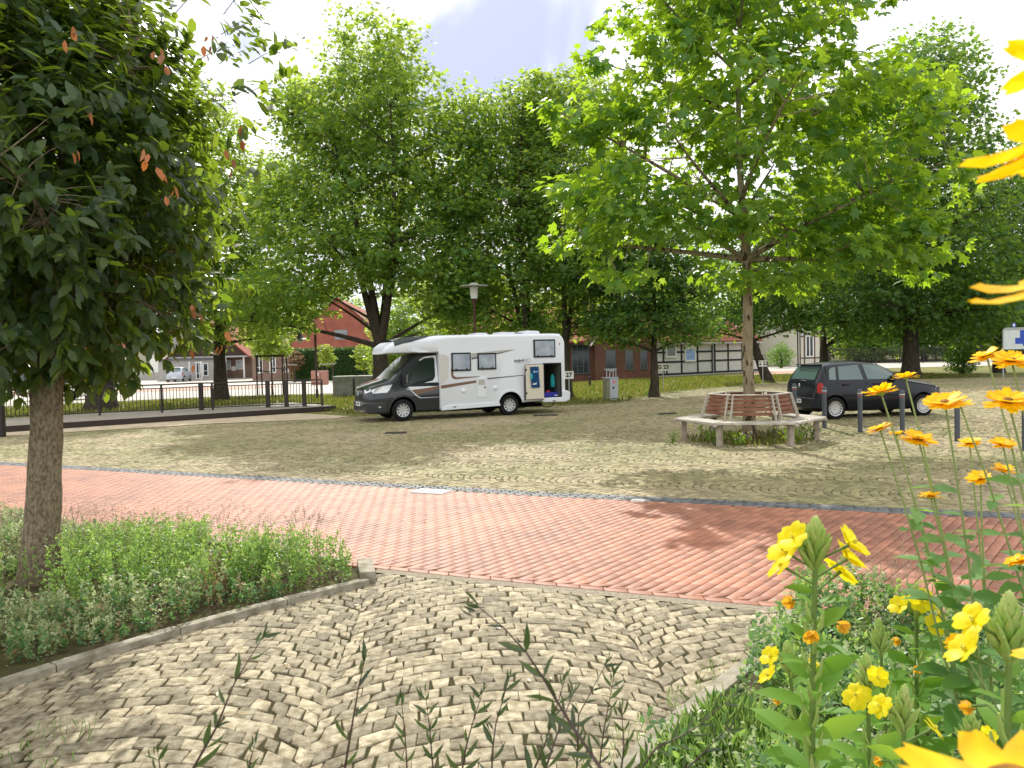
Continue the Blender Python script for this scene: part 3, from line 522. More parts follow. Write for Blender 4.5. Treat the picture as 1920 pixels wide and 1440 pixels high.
# ---- near tree at left with big leaves
def near_tree():
    global rng; rng = np.random.default_rng(5); random.seed(5)
    b = Vector((-4.33, 7.15, 0)); t = thing('broadleaf_tree', 'large-leaved tree with grey-brown trunk and some orange leaves in the left flower bed', 'tree', b)
    mb = MB(); pts = []; rr = []
    for i in range(30):
        s = i/29; pts.append(Vector((.02+.28*s*(1-s*.3)+.004*math.sin(i*.9), 0, 2.5*s))); rr.append(.15*(1-.2*s)+.045*math.exp(-s*9)+random.uniform(-.0035, .0035))
    mb.tube(pts, rr, 18); topp = pts[-1]
    CENT = np.array([.05, .1, 3.75]); RAD = np.array([1.6, 1.75, 2.15]); P = []; A = np.zeros((0, 3))
    while len(P) < 1750:
        d = rng.normal(size=3); d /= np.linalg.norm(d); f = .32+.68*rng.random()**.5; p = CENT+d*f*RAD*(1+.06*math.sin(5*d[0]+3*d[2]))
        if p[2] < 1.85: continue
        if len(A) and np.min(((A-p)**2).sum(1)) < .0105: continue
        P.append(p); A = np.array(P)
    extra = [(1.95, -.1, 4.3), (2.05, 0, 4.7), (2.2, -.1, 4.95), (1.75, -.2, 5.3), (1.6, 0, 5.75), (2.3, 0, 4.4), (1.9, -.2, 3.8), (1.35, -.4, 5.6), (1.5, 0, 2.9), (1.7, -.1, 2.45), (1.55, 0, 2.2), (2.15, -.1, 5.15), (1.3, 0, 6.1), (2.1, -.2, 3.6), (2.2, 0, 4.1), (2.0, -.3, 3.2), (2.35, 0, 4.7), (2.0, .1, 5.0), (1.9, 0, 5.5), (1.7, -.1, 3.0), (1.8, .2, 2.7), (2.0, -.4, 4.6), (1.8, -.4, 5.05)]
    A = np.concatenate([A, np.array(extra)]); sk = []
    idx = [int(np.argmax(A[:1700, 2]))]; dist = np.linalg.norm(A-A[idx[0]], axis=1)
    dist[-25:] = 0
    while len(idx) < 18: i = int(np.argmax(dist)); idx.append(i); dist = np.minimum(dist, np.linalg.norm(A-A[i], axis=1))
    def cv(a, b, ra, rb, n, k):
        a = Vector(a); b = Vector(b); m_ = a.lerp(b, .5)+Vector((random.gauss(0, .1), random.gauss(0, .1), .1))*(b-a).length; q = []; r = []
        for i in range(k): s = i/(k-1); q.append(a*(1-s)**2+m_*2*s*(1-s)+b*s*s); r.append(ra+(rb-ra)*s); sk.append(np.array(q[-1]))
        mb.tube(q, r, n)
    cv(topp, (.1, .1, 5.3), .12, .03, 10, 8)
    for n_, i in enumerate(idx): cv(topp+Vector((random.uniform(-.05, .05), 0, -.35+2.4*n_/18)), A[i], .045, .01, 6, 8)
    S = np.array(sk)
    for i in range(len(A)):
        if i not in idx: d_ = np.linalg.norm(S-A[i], axis=1)+(S[:, 2] < 2)*2; j = int(np.argmin(d_)); S_ = S[j]; (cv(S_, A[i], .007, .002, 4, 4) if d_[j] < .55 else cv(A[i]+(CENT-A[i])*.12, A[i], .004, .002, 4, 3))
    mb.build('trunk', M_barkg, t, smooth=60)
    # leaf shoots: ~14 leaves spiralling round each twig end
    k = 17; n = len(A)*k; out = A-CENT; out /= np.linalg.norm(out, axis=1, keepdims=True); ax = out+rvec(len(A))*.5+np.array([0, 0, .25]); ax /= np.linalg.norm(ax, axis=1, keepdims=True)
    s = np.tile(np.linspace(-.18, .2, k), len(A)); axr = np.repeat(ax, k, 0); rad = rvec(n); rad -= axr*(rad*axr).sum(1, keepdims=True); rad /= np.linalg.norm(rad, axis=1, keepdims=True)
    pos = np.repeat(A, k, 0)+axr*s[:, None]+rvec(n)*.03; low = np.clip((3.8-pos[:, 2])/2, 0, 1)
    Y = rad*.9+axr*.45+np.stack([0*low, 0*low, -.25-.75*low], -1); N = axr*.5+rvec(n)*.35+np.array([0, 0, .6])
    leaf_obj('crown', pos, Y, N, .148*rng.uniform(.6, 1.2, n), OVAL, LM_near, t)
    # withered orange sprays hanging in the crown
    M_or = leafmat('withered_leaf', (.35, .12, .03), (.22, .10, .05), (.5, .16, .03), (.3, .12, .04), .3)
    W_ = []
    for px, py, yy in ((135, 75, 5.3), (150, 210, 5.3), (268, 285, 5.25), (312, 352, 5.4), (427, 292, 6.6), (360, 570, 6.4), (410, 640, 6.6), (357, 665, 6.5), (395, 75, 6.6), (137, 280, 5.3), (290, 120, 5.5), (455, 245, 6.8)):
        p = D(px, py, yy)-b; 
        for _ in range(rng.integers(2, 6)): W_.append(np.array(p)+rng.normal(0, .035, 3)*[1, 1, 1.6])
    W_ = np.array(W_); n = len(W_); leaf_obj('withered_leaves', W_, rvec(n)*.5+np.array([0, 0, -1.]), rvec(n), .085*rng.uniform(.6, 1.2, n), OVAL, M_or, t)
near_tree()
rng = np.random.default_rng(77); random.seed(77)
# ================================================================ BUILDINGS
M_salmon = brickmat('salmon_brick', (.36, .11, .075), (.33, .10, .07), (.33, .12, .085), 1, .24, .075, .006, .9, .1)
M_red = brickmat('dark_red_brick', (.17, .06, .038), (.12, .042, .03), (.13, .08, .06), 1, .25, .08, .01)
M_brown = brickmat('brown_brick', (.24, .15, .11), (.19, .11, .085), (.25, .2, .16), 1, .25, .08, .01)
def tilemat(name, c, c2, s=3.0):
    m = mat(name, c, .8, .25, var=.3, vscale=4, col2=c2); nt = m.node_tree; n = nt.nodes; L = nt.links; p = n['Principled BSDF']; tc = n.new('ShaderNodeTexCoord')
    w = n.new('ShaderNodeTexWave'); w.wave_type = 'BANDS'; w.bands_direction = 'Z'; w.wave_profile = 'SAW'; w.inputs['Scale'].default_value = s*.314; w.inputs['Distortion'].default_value = .6; L.new(tc.outputs['Object'], w.inputs[0])
    old = p.inputs['Base Color'].links[0].from_socket; mr = n.new('ShaderNodeMapRange'); mr.inputs[1].default_value = 0; mr.inputs[2].default_value = .25; mr.inputs[3].default_value = .45; mr.inputs[4].default_value = 1; L.new(w.outputs['Fac'], mr.inputs[0])
    sc = n.new('ShaderNodeVectorMath'); sc.operation = 'SCALE'; L.new(old, sc.inputs[0]); L.new(mr.outputs[0], sc.inputs['Scale']); L.new(sc.outputs[0], p.inputs['Base Color'])
    b = n.new('ShaderNodeBump'); b.inputs['Strength'].default_value = .7; b.inputs['Distance'].default_value = .05; L.new(w.outputs['Fac'], b.inputs['Height']); L.new(b.outputs[0], p.inputs['Normal']); return m
M_tile = tilemat('red_roof_tile', (.33, .09, .048), (.2, .06, .035)); M_gtile = tilemat('grey_roof_tile', (.16, .155, .15), (.11, .11, .11))
M_white = mat('white_render', (.66, .66, .65), .8, .3, var=.08, vscale=2); M_beam = mat('black_beam', (.012, .013, .018), .6, .3); M_wframe = mat('white_frame', (.75, .75, .74), .5, .4)
M_glassd = mat('dark_window_glass', (.015, .025, .03), .08, .6); M_blueg = mat('blue_curtain_glass', (.12, .27, .62), .2, .5, var=.5, vscale=9, col2=(.3, .45, .75)); M_wood = mat('brown_timber', (.06, .038, .025), .7, .3, var=.3, vscale=20)
M_grey = mat('grey_render', (.36, .35, .33), .85, .2, var=.15, vscale=2); M_gutter = mat('zinc', (.35, .36, .37), .4, .5, metal=.4)
class Wall:
    """local frame of a facade: u along, v outward (towards viewer), z up"""
    def __init__(s, A, B):
        A = Vector((A[0], A[1], 0)); B = Vector((B[0], B[1], 0)); s.A = A; s.L = (B-A).length; s.rz = math.atan2(B.y-A.y, B.x-A.x)
def window(par, x0, x1, z0, z1, glass=None, frame=None, fw_=.07, mull=(), bars=(), y=0, name='window', label=None, arch=0):
    mb = MB(); o = None
    mb.box(x0, x1, y-.05, y+.02, z1-fw_, z1); mb.box(x0, x1, y-.07, y+.02, z0, z0+fw_); mb.box(x0, x0+fw_, y-.048, y+.02, z0+fw_, z1-fw_); mb.box(x1-fw_, x1, y-.048, y+.02, z0+fw_, z1-fw_)
    for m_ in mull: mb.box(x0+(x1-x0)*m_-fw_*.4, x0+(x1-x0)*m_+fw_*.4, y-.046, y+.02, z0+fw_, z1-fw_)
    for m_ in bars: mb.box(x0+fw_, x1-fw_, y-.042, y+.02, z0+(z1-z0)*m_-fw_*.25, z0+(z1-z0)*m_+fw_*.25)
    o = mb.build(name, frame or M_wframe, par); MB().box(x0+fw_*.5, x1-fw_*.5, y-.03, y+.01, z0+fw_*.5, z1-fw_*.5).build('pane', glass or M_glassd, o)
    if label: o['label'] = label
    return o
# facades run along local x, face local -y; depth goes to +y
def gable_house(name, label, cat, loc, rz, w, d, eave, ridge, wall, roof, gable='front', over=.3, rt=.16, verge=None):
    t = thing(name, label, cat, loc, rz); mb = MB()
    if gable == 'front':                                # gable faces -y, ridge along y
        mb.prism([(0, -.3), (w, -.3), (w, eave), (w/2, ridge), (0, eave)], 0, d); mb.build('wall', wall, t)
        s = (ridge-eave)/(w/2); rb = MB(); o = over
        for sg in (0, 1):
            xo, xi = (-o, w/2) if sg == 0 else (w+o, w/2); zo = eave-o*s
            rb.prism([(xo, zo+.02), (xi, ridge+.02), (xi, ridge+rt), (xo, zo+rt)], -over*.6, d+over)
        rb.build('roof', roof, t)
    else:                                               # ridge along x
        mb.prism([(0, -.3), (d, -.3), (d, eave), (d/2, ridge), (0, eave)], 0, w, plane='yz'); mb.build('wall', wall, t)
        s = (ridge-eave)/(d/2); rb = MB(); o = over
        for sg in (0, 1):
            yo = -o if sg == 0 else d+o; zo = eave-o*s
            rb.prism([(yo, zo+.02), (d/2, ridge+.02), (d/2, ridge+rt), (yo, zo+rt)], -over*.5, w+over*.5, plane='yz')
        rb.build('roof', roof, t)
    return t
def GX(px, d): return (px-960)/FPX*d
# salmon barn: gable to viewer
b1 = gable_house('brick_barn', 'salmon-red brick barn with tiled roof and a glass-block window in its gable', 'barn', (GX(549, 84), 84, 0), 0.06, 9.8, 26, 4.1, 8.45, M_salmon, M_tile, 'front', .25)
gb = MB(); gf = MB()
for i in range(4):
    for j in range(3):
        x = 4.55+i*.32; z = 4.15+j*.33; gb.box(x, x+.28, -.02, .05, z, z+.29)
gf.box(4.5, 5.85, -.012, .04, 4.1, 5.16)
o = gf.build('glass_block_window', mat('window_mortar', (.2, .17, .16), .8), b1); gb.build('glass_blocks', mat('glass_block', (.28, .32, .36), .15, .6), o)
MB().prism([(-.27, 3.82), (4.9, 8.5), (4.9, 8.62), (-.27, 3.96)], -.2, -.14).build('verge_board', M_wood, b1)
MB().prism([(10.07, 3.82), (4.9, 8.5), (4.9, 8.62), (10.07, 3.96)], -.2, -.14).build('verge_board', M_wood, b1)
# low roofed house right of barn (tiles and white band seen past the tree)
b1b = gable_house('tiled_house', 'tiled house with pale ridge seen between the maple stems and the motorhome', 'house', (GX(722, 92), 92, 0), 0, 6, 10, 2.4, 4.6, M_salmon, M_tile, 'side', .4)
# brown brick annex with arched windows
b2 = thing('brick_annex', 'low brown brick annex with white arched windows beside the barn', 'house', (GX(474, 86), 86, 0), 0)
MB().box(0, 4.1, 0, 14, -.3, 5.0).build('wall', M_brown, b2); MB().box(-.15, 4.1, -.2, 14, 5.0, 5.15).build('roof', M_gtile, b2)
for x0 in (.42, 1.85, 3.2): window(b2, x0, x0+.72, .75, 2.9, M_glassd, M_wframe, .1, (.5,), (.3,))
# porch building
b3 = gable_house('porch_building', 'brown brick building with a broad gabled porch on white posts', 'house', (GX(330, 97), 97, 0), 0, 9.3, 16, 2.75, 6.9, M_brown, M_tile, 'front', .4)
MB().prism([(0.1, 2.8), (9.2, 2.8), (4.65, 6.7)], -1.62, -1.5).build('gable_cladding', M_wood, b3)
MB().prism([(-.35, 2.5), (4.65, 7.0), (4.65, 7.2), (-.35, 2.7)], -1.9, -.2).build('porch_roof', M_tile, b3); MB().prism([(9.65, 2.5), (4.65, 7.0), (4.65, 7.2), (9.65, 2.7)], -1.9, -.2).build('porch_roof', M_tile, b3)
MB().box(-.1, 9.4, -1.75, -1.63, 2.62, 2.8).build('fascia', M_gutter, b3)
for x in (.3, 2.3, 6.6, 8.75): MB().box(x, x+.16, -1.6, -1.44, 0, 2.62).build('post', M_wframe, b3)
for x0, x1 in ((6.0, 6.75), (7.35, 8.25)): window(b3, x0, x1, 1.15, 2.3, mat('pale_glass', (.45, .5, .52), .15, .5), M_wframe, .07, (), (.5,))
MB().box(6.8, 7.3, -.05, 0, 1.0, 1.55).build('notice_box', M_wframe, b3); MB().box(-1, 10, -3, -.0, -.1, .1).build('porch_floor', M_grey, b3)
# grey entrance building
b4 = thing('grey_entrance_building', 'pale grey building with a glazed white door behind the parked silver van', 'house', (GX(340, 93), 93, 0), 0)
MB().box(-2.6, 3.9, 0, 6, -.2, 2.4).build('wall', M_grey, b4); MB().box(-2.7, 4, -.2, 6.1, 2.4, 2.55).build('roof', M_gtile, b4)
window(b4, 1.75, 2.55, .15, 2.15, M_glassd, M_wframe, .1, (.5,), (.35,), name='door'); window(b4, 2.6, 3.2, .5, 2.0, M_glassd, M_wframe, .08, (), (.4,))
for x in (1.3, 2.62): MB().box(x, x+.09, -.9, -.8, 0, 2.2).build('post', M_wframe, b4)
b4b = gable_house('white_house', 'white rendered house mostly hidden by leaves left of the silver van', 'house', (GX(283, 108), 108, 0), 0, 6.6, 9, 3.6, 6.0, mat('bright_render', (.8, .8, .78), .8), M_gtile, 'side', .3)
MB().box(-5, 4.6, -8.2, -8.0, -.1, 1.0).build('garden_wall', M_grey, b4b)
gable_house('white_house', 'white house between the old trunk and the near tree trunk, beyond the street', 'house', (GX(150, 112), 112, 0), 0, 7.0, 9, 3.6, 6.0, mat('cream_render', (.6, .57, .45), .8), M_tile, 'side', .3)
# brick workshop right of the motorhome
D5 = 57; b5 = gable_house('brick_workshop', 'dark red brick workshop with a gable and dark barred windows right of the motorhome', 'workshop', (GX(1117, D5), D5, .0), .0, 4.05, 9, 2.85, 5.5, M_red, M_tile, 'front', .3)
bx = b5
MB().prism([(-.3, 2.5), (2.02, 5.58), (2.02, 5.78), (-.38, 2.6)], -.22, -.17).build('verge_board', M_white, bx)
MB().box(.1, 3.95, -.06, -.003, 2.75, 2.87).build('brick_course', M_red, bx)
M_bar = mat('window_bar', (.1, .13, .14), .6)
window(bx, .75, 1.45, .85, 2.2, M_glassd, M_bar, .045, (), (.33, .66)); window(bx, 2.15, 2.7, .75, 2.2, M_glassd, M_bar, .045, (.5,), (.4, .75)); window(bx, 3.2, 3.7, .75, 2.2, M_glassd, M_bar, .045, (.5,), (.4, .75))
MB().box(.72, 1.48, -.09, -.003, .72, .82).build('sill', M_grey, bx)
b5b = gable_house('long_brick_building', 'long brick building with red pantiled roof seen above the motorhome roof', 'workshop', (GX(845, D5), D5+.8, 0), 0, 10.4, 9, 2.95, 5.5, M_red, M_tile, 'side', .35)
window(b5b, 8.75, 9.95, .55, 2.7, M_glassd, M_bar, .05, (.33, .66), (.25, .5, .75))
MB().box(0, 10.3, -.42, -.36, 2.62, 2.74).build('gutter', M_wood, b5b)
# half-timbered cottage
A6 = Vector((GX(1216, 58), 58, .25)); B6 = Vector((GX(1424, 66), 66, .25)); L6 = (B6-A6).to_2d().length; rz6 = math.atan2(B6.y-A6.y, B6.x-A6.x)
b6 = gable_house('half_timbered_cottage', 'low white half-timbered cottage with black beams and red tiled roof', 'cottage', A6, rz6, L6, 5, 2.55, 4.3, M_white, M_tile, 'side', .3)
bm6 = MB(); xs6 = [0, .75, 1.55, 3.55, 5.4, 7.15, 7.45, 9.1, 10.9, L6-.16]
for x in xs6: bm6.box(x, x+.16, -.035, .0, 0, 2.55)
for z in (0, .9, 1.62, 2.4): bm6.box(0, L6, -.03, .0, z, z+.14)
bm6.box(1.9, 2.05, -.034, 0, .1, .9); bm6.build('timber_frame', M_beam, b6)
window(b6, 1.85, 3.0, 1.3, 2.35, mat('grey_glass', (.1, .13, .13), .1, .5), M_wframe, .12, y=-.04)
o = window(b6, 3.95, 5.2, .95, 2.5, M_blueg, M_wframe, .12, y=-.04, label='window with blue glass and white roller blind'); MB().box(4.07, 5.08, -.085, -.07, 1.9, 2.4).build('roller_blind', M_wframe, o)
MB().tube([(1.9+5.3, -.12, .05), (7.2, -.12, 2.5)], .045, 8).build('downpipe', M_gutter, b6); MB().box(0, L6, -.45, -.38, 2.28, 2.4).build('gutter', M_gutter, b6)
# half-timbered house further right
b7 = gable_house('timbered_house', 'grey-tiled timbered house with a tall white window behind the two-stemmed maple', 'house', (GX(1500, 78), 78, .2), .12, 2.9, 10, 4.7, 7.4, mat('cream_wall', (.55, .52, .45), .8), M_gtile, 'side', .7)
bb = MB()
for x in (0, .45, 1.5, 2.1, 2.7): bb.box(x, x+.12, -.03, 0, 0, 4.6)
for z in (.8, 2.9, 3.7): bb.box(0, 2.9, -.026, 0, z, z+.12)
bb.build('timber_frame', mat('faded_beam', (.09, .06, .05), .7), b7); window(b7, .6, 1.45, .95, 3.05, M_glassd, M_wframe, .1, (.5,), (), y=-.03)
MB().bar((-.1, -.7, 3.0), (.7, -.1, 4.6), .14, .14).build('brace', M_gutter, b7)
gable_house('grey_roofed_house', 'house with grey roof and orange-brown wall behind the notice board', 'house', (GX(1868, 98), 98, 0), 0, 12, 9, 4.0, 8.6, mat('orange_render', (.5, .25, .15), .8), M_gtile, 'side', .4)
# ---------------------------------------------------------------- hedge, concrete boxes, meter box
def hedge(name, label, x0, x1, y, h, d=1.2, z=0, lm=None, n=5200, cat='hedge'):
    t = thing(name, label, cat, ((x0+x1)/2, y, z)); w = x1-x0; mb = MB(); rnd_ = cat != 'hedge'; n = int(n*(2 if rnd_ else 1)); mb.tube([(0, 0, 0), (.1, 0, h*.3), (0, .1, h*.7)], [.12, .09, .04], 8) if rnd_ else mb.box(-w*.3 if rnd_ else -w/2+.1, w*.3 if rnd_ else w/2-.1, -d*.25 if rnd_ else -d/2+.1, d*.25 if rnd_ else d/2-.1, 0, h*.6 if rnd_ else h-.1); mb.build('stem' if rnd_ else 'core', mat('hedge_core', (.02, .035, .012), .9), t)
    u_ = rng.random(n); fr = rng.random(n) < .68; P = np.where(fr[:, None], np.stack([rng.uniform(-w/2, w/2, n), -d/2+0*u_, rng.uniform(0, h, n)], -1), np.stack([rng.uniform(-w/2, w/2, n), rng.uniform(-d/2, d/2, n), h+0*u_], -1))+rng.normal(0, .06, (n, 3))
    if rnd_: E_ = rvec(n)*(rng.random((n, 1))**.35); E_ *= (1+.12*np.sin(E_[:, 0:1]*7+1)+.1*np.sin(E_[:, 2:3]*9)); P = E_*np.array([w/2, d/2+.2, h*.52])+[0, 0, h*.48]; P[:, 2] = np.maximum(P[:, 2], .03)
    leaf_obj('foliage', P, rvec(n)+np.array([0, -.3, .4]), rvec(n)+np.array([0, -.6, .4]), .16*rng.uniform(.6, 1.2, n), DIA, lm or leafmat('hedge_leaf', (.03, .085, .02), (.05, .12, .02), (.08, .2, .02), (.15, .3, .02), .25), t); return t
hedge('clipped_hedge', 'tall clipped dark green hedge in front of the salmon barn', GX(551, 78), GX(700, 78), 78, 3.05, n=9000)
hedge('round_shrub', 'dense green shrub on the walk beside the cottage gable end', GX(1440, 76), GX(1490, 76), 76, 2.3, 1.5, .2, LM_dark, 1500, 'shrub')
hedge('dark_bush', 'dark bush beneath the maple left of the notice board', GX(1775, 50), GX(1835, 50), 50, 1.9, 1.6, 0.1, LM_dark, 1700, 'shrub')
hedge('roadside_hedge', 'light green hedge beyond the fence behind the notice board', GX(1838, 92), GX(2020, 92), 92, 4.2, 1.8, 0, LM_maple, 5000)
hedge('garden_shrub', 'large shrub beyond the dark picket fence between cottage and timbered house', GX(1430, 92), GX(1505, 92), 92, 4.5, 2.5, 0, LM_dark, 2600, 'shrub')
M_conc = mat('weathered_concrete', (.3, .3, .27), .9, .15, var=.35, vscale=3, col2=(.19, .2, .17), bump=.3, bscale=30)
for k, (xa, xb) in enumerate(((626, 664), (664, 702))):
    p = G(xa, 745); w = (xb-xa)/FPX*p.y*1.01; t = thing('concrete_box', ('plain' if k == 0 else 'flat-fronted')+' grey concrete utility box '+('left of its twin, by the railing end' if k == 0 else 'nearest the motorhome bonnet'), 'utility box', (p.x, 42, 0), 0, 'concrete utility boxes')
    w = (xb-xa)/FPX*42; MB().box(.01, w-.01, 0, 1.2, 0, 1.05).build('body', M_conc, t, bevel=.01); MB().box(0, w, -.03, 1.23, 1.05, 1.11).build('lid', mat('concrete_lid', (.42, .41, .37), .85, var=.15, vscale=4), t, bevel=.012)
p = G(600, 722); t = thing('meter_cabinet', 'small salmon-pink cabinet with a notice behind the railing corner', 'cabinet', (p.x-.1, p.y, 0)); MB().box(-.6, .7, 0, .5, 0, 1.15).build('body', mat('pink_cabinet', (.4, .2, .16), .7), t, bevel=.02); MB().box(-.2, .0, -.012, 0, .75, 1.0).build('notice', M_wframe, t); MB().box(.12, .16, -.015, 0, .5, .95).build('handle', M_iron, t)
# ---------------------------------------------------------------- deck and railing
M_deck = mat('deck_board', (.33, .29, .24), .75, .3, var=.3, vscale=3, col2=(.2, .18, .15), bump=.4, bscale=40, stretch=(1, 8, 1)); M_dkmetal = mat('dark_railing_metal', (.018, .014, .012), .45, .4); M_fascia = mat('dark_fascia', (.035, .024, .02), .7, .3)
FA = Vector((-15.53, 24.16, 0)); FB = Vector((-6.9, 30.8, 0)); dd = (FB-FA).normalized(); FA2 = FA-dd*11
BK = Vector((-dd.y, dd.x, 0))
t = thing('timber_deck', 'long low timber deck walkway with dark fascia along the railing', 'deck', FA2, math.atan2(dd.y, dd.x)); LL = (FB-FA2).length
mb = MB(); nb = 18
for i in range(nb): mb.box(0, LL, .02+i*.245, .02+i*.245+.238, .16, .2)
mb.build('boards', M_deck, t); MB().box(0, LL+.1, -.02, .018, -.02, .197).build('fascia', M_fascia, t); MB().box(LL+.003, LL+.1, .02, 4.4, -.02, .196).build('end_fascia', M_fascia, t)
def railpanel(a, b, par, h=1.02, step=.13, name='panel'):
    mb = MB(); a = Vector(a); b = Vector(b); n = max(2, int((b-a).length/step))
    mb.bar(a+Vector((0, 0, h-.13)), b+Vector((0, 0, h-.13)), .04, .035); mb.bar(a+Vector((0, 0, .1)), b+Vector((0, 0, .1)), .04, .035)
    for i in range(n+1): p = a.lerp(b, (i+.5)/(n+1)); mb.bar(p+Vector((0, 0, .1)), p+Vector((0, 0, h-.13)), .018, .018)
    return mb.build(name, M_dkmetal, par)
def rail(name, label, pts, cat='railing', h=1.02, thick=(), pw=.06, base=.18):
    P = [Vector(p) for p in pts]; o = P[0].copy(); t = thing(name, label, cat, o); P = [p-o for p in P]; mb = MB()
    for a, b in zip(P, P[1:]): mb.bar(a+Vector((0, 0, h)), b+Vector((0, 0, h)), .055, .05); railpanel(a, b, t, h)
    mb.build('handrail', M_dkmetal, t)
    for i, p in enumerate(P): w = .14 if i in thick else pw; MB().box(p.x-w/2, p.x+w/2, p.y-w/2, p.y+w/2, -base, h-.02 if i not in thick else h+.0).build('post', M_dkmetal, t)
    return t
Gd = lambda px, py: G(px, py, .2)
R0 = Gd(65, 784); R1 = Gd(304, 774); R2 = Gd(378, 769); R3 = Gd(399, 769); R4 = Gd(503, 764); R5 = Gd(540, 764); R6 = Gd(577, 765.5); R7 = Gd(615, 767)
dR = (R0-R1).normalized(); RX = R0+dR*4.0; RY = R0+dR*9
R7b = FA+dd*(LL-11-.3)+BK*.35; R7b.z = .2; R5b = R4.lerp(R7b, .34); R6b = R4.lerp(R7b, .67)
rail('metal_railing', 'dark metal railing with vertical bars along the back of the timber deck', [RY, RX, R0, R0.lerp(R1, .5), R1, R2, R3, R4, R5b, R6b, R7b], thick=(5, 7, 8, 9))
p = Gd(2, 806); t = thing('railing_post', 'thick dark post on the deck front at the left edge', 'post', p); MB().box(-.09, .09, -.09, .09, -.2, 1.05).build('shaft', M_dkmetal, t, bevel=.01); MB().box(-.11, .11, -.11, .11, 1.05, 1.09).build('cap', M_dkmetal, t)
# picket fence on the far right, low guard rail, dark fence by the cottage
def far_fence(name, label, x0, x1, y, h, z=.15, step=.16, m=M_dkmetal, bars=True, seg=2.4, group=None):
    t = thing(name, label, 'fence', (x0, y, z), 0, group); n = max(1, int((x1-x0)/seg)); s = (x1-x0)/n
    for i in range(n+1): MB().box(i*s-.04, i*s+.04, -.04, .04, -.2, h).build('post', m, t)
    for i in range(n):
        mb = MB(); mb.box(i*s+.04, (i+1)*s-.04, -.02, .02, h-.08, h-.03); mb.box(i*s+.04, (i+1)*s-.04, -.02, .02, .15, .2)
        if bars:
            k = int(s/step)
            for j in range(1, k): mb.box(i*s+j*step-.02, i*s+j*step+.02, -.012, .012, .2, h-.08)
        mb.build('panel', m, t)
    return t
far_fence('picket_fence', 'dark vertical-bar fence beyond the grass behind the hatchback and huge maple', GX(1555, 84), GX(1776, 84), 84, 1.75)
far_fence('picket_fence', 'dark fence in front of the shrubs between cottage and timbered house', GX(1424, 80), GX(1500, 80), 80, 1.35, .15, .3)
far_fence('road_fence', 'dark road fence behind the notice board at the right edge', GX(1815, 88), GX(2060, 88), 88, 2.0, 0, .14)
p0 = GX(1830, 74); t = thing('guard_rail', 'low pale guard rail along the street behind the notice board', 'guard rail', (p0, 74, .1)); MB().box(0, 16, -.03, .03, .35, .62).build('beam', M_wframe, t)
for i in range(5): MB().box(i*3.8, i*3.8+.1, .03, .12, 0, .5).build('post', M_gutter, t)
# ---------------------------------------------------------------- lamps, signs, pillar
M_brownm = mat('brown_lamp_metal', (.07, .022, .018), .5, .4); M_black = mat('black_lamp_metal', (.012, .012, .014), .4, .5); M_lampglass = mat('lamp_glass', (.55, .57, .5), .12, .5); M_dkgreen = mat('green_lamp_metal', (.015, .04, .035), .5, .4)
q = G(595, 752); q.y = 40.5; q.x = GX(594, 40.5)
t = thing('street_lamp', 'black gooseneck street lamp with hanging bell shade behind the railing corner', 'street lamp', (q.x, q.y, 0)); hp = 3.75
mb = MB(); mb.tube([(0, 0, 0), (0, 0, .5), (0, 0, .52), (0, 0, hp)], [.075, .07, .05, .045], 12); mb.tube([(0, 0, hp-1.1), (0, 0, hp-.1)], .065, 12); mb.build('pole', M_brownm, t, smooth=50)
arc = [(-.38+.38*math.cos(a_), 0, hp+.38*math.sin(a_)) for a_ in np.linspace(0, math.pi, 12)]+[(-.76, 0, hp-.12), (-.76, 0, hp-.3)]
MB().tube([(0, 0, hp-.2)]+arc, .028, 8).build('arm', M_black, t, smooth=60)
mb = MB(); mb.lathe([(.03, hp-.28), (.08, hp-.36), (.12, hp-.5), (.2, hp-.62), (.36, hp-.68), (.36, hp-.7), (.19, hp-.66)], 20, c=(-.76, 0, 0)); sh = mb.build('lamp_shade', M_black, t, smooth=50)
MB().lathe([(.17, hp-.66), (.15, hp-.78), (.07, hp-.86), (0, hp-.88)], 16, c=(-.76, 0, 0)).build('bulb_glass', M_lampglass, t, smooth=60)
def mushroom(px, d, ztop, ztl, label, mm, z0=0, w=.55):
    t = thing('street_lamp', label, 'street lamp', (GX(px, d), d, z0)); mb = MB(); mb.tube([(0, 0, 0), (0, 0, .7), (0, 0, .72), (0, 0, ztl-.15), (0, 0, ztl)], [.07, .065, .045, .045, .14], 12); mb.build('pole', mm, t, smooth=50)
    MB().lathe([(.13, ztl), (.17, ztl+.45), (.1, ztl+.47)], 16).build('glass', M_lampglass, t, smooth=60)
    MB().lathe([(.0, ztl+.62), (.14, ztl+.6), (.2, ztl+.54), (w, ztl+.5), (w, ztl+.47), (.0, ztl+.46)], 24).build('lamp_cap', mat('lamp_cap', (.3, .31, .27), .5), t, smooth=50); return t
mushroom(893, 31, 0, 4.2, 'mushroom-capped street lamp on a red-brown pole behind the motorhome roof', M_brownm)
mushroom(1497, 56, 0, 4.1, 'slim mushroom-capped lamp near the timbered house, left of the hatchback', M_dkgreen, .1, .6)
mushroom(1722, 46, 0, 5.3, 'tall brown-poled lamp in front of the huge maple trunk', M_brownm, .1)
p = G(1105, 718); t = thing('street_lamp', 'thin dark lamp post on the verge in front of the long building window', 'street lamp', (GX(1106, 48), 48, 0)); MB().tube([(0, 0, 0), (0, 0, .6), (0, 0, .62), (0, 0, 4.2)], [.07, .07, .04, .035], 10).build('pole', M_black, t, smooth=50); MB().lathe([(0, 4.5), (.2, 4.4), (.22, 4.25), (.05, 4.18)], 14).build('lamp_head', M_black, t, smooth=50)
M_plate = mat('sign_plate', (.62, .63, .58), .5, .4); M_ink = mat('black_ink', (.01, .01, .01), .6)
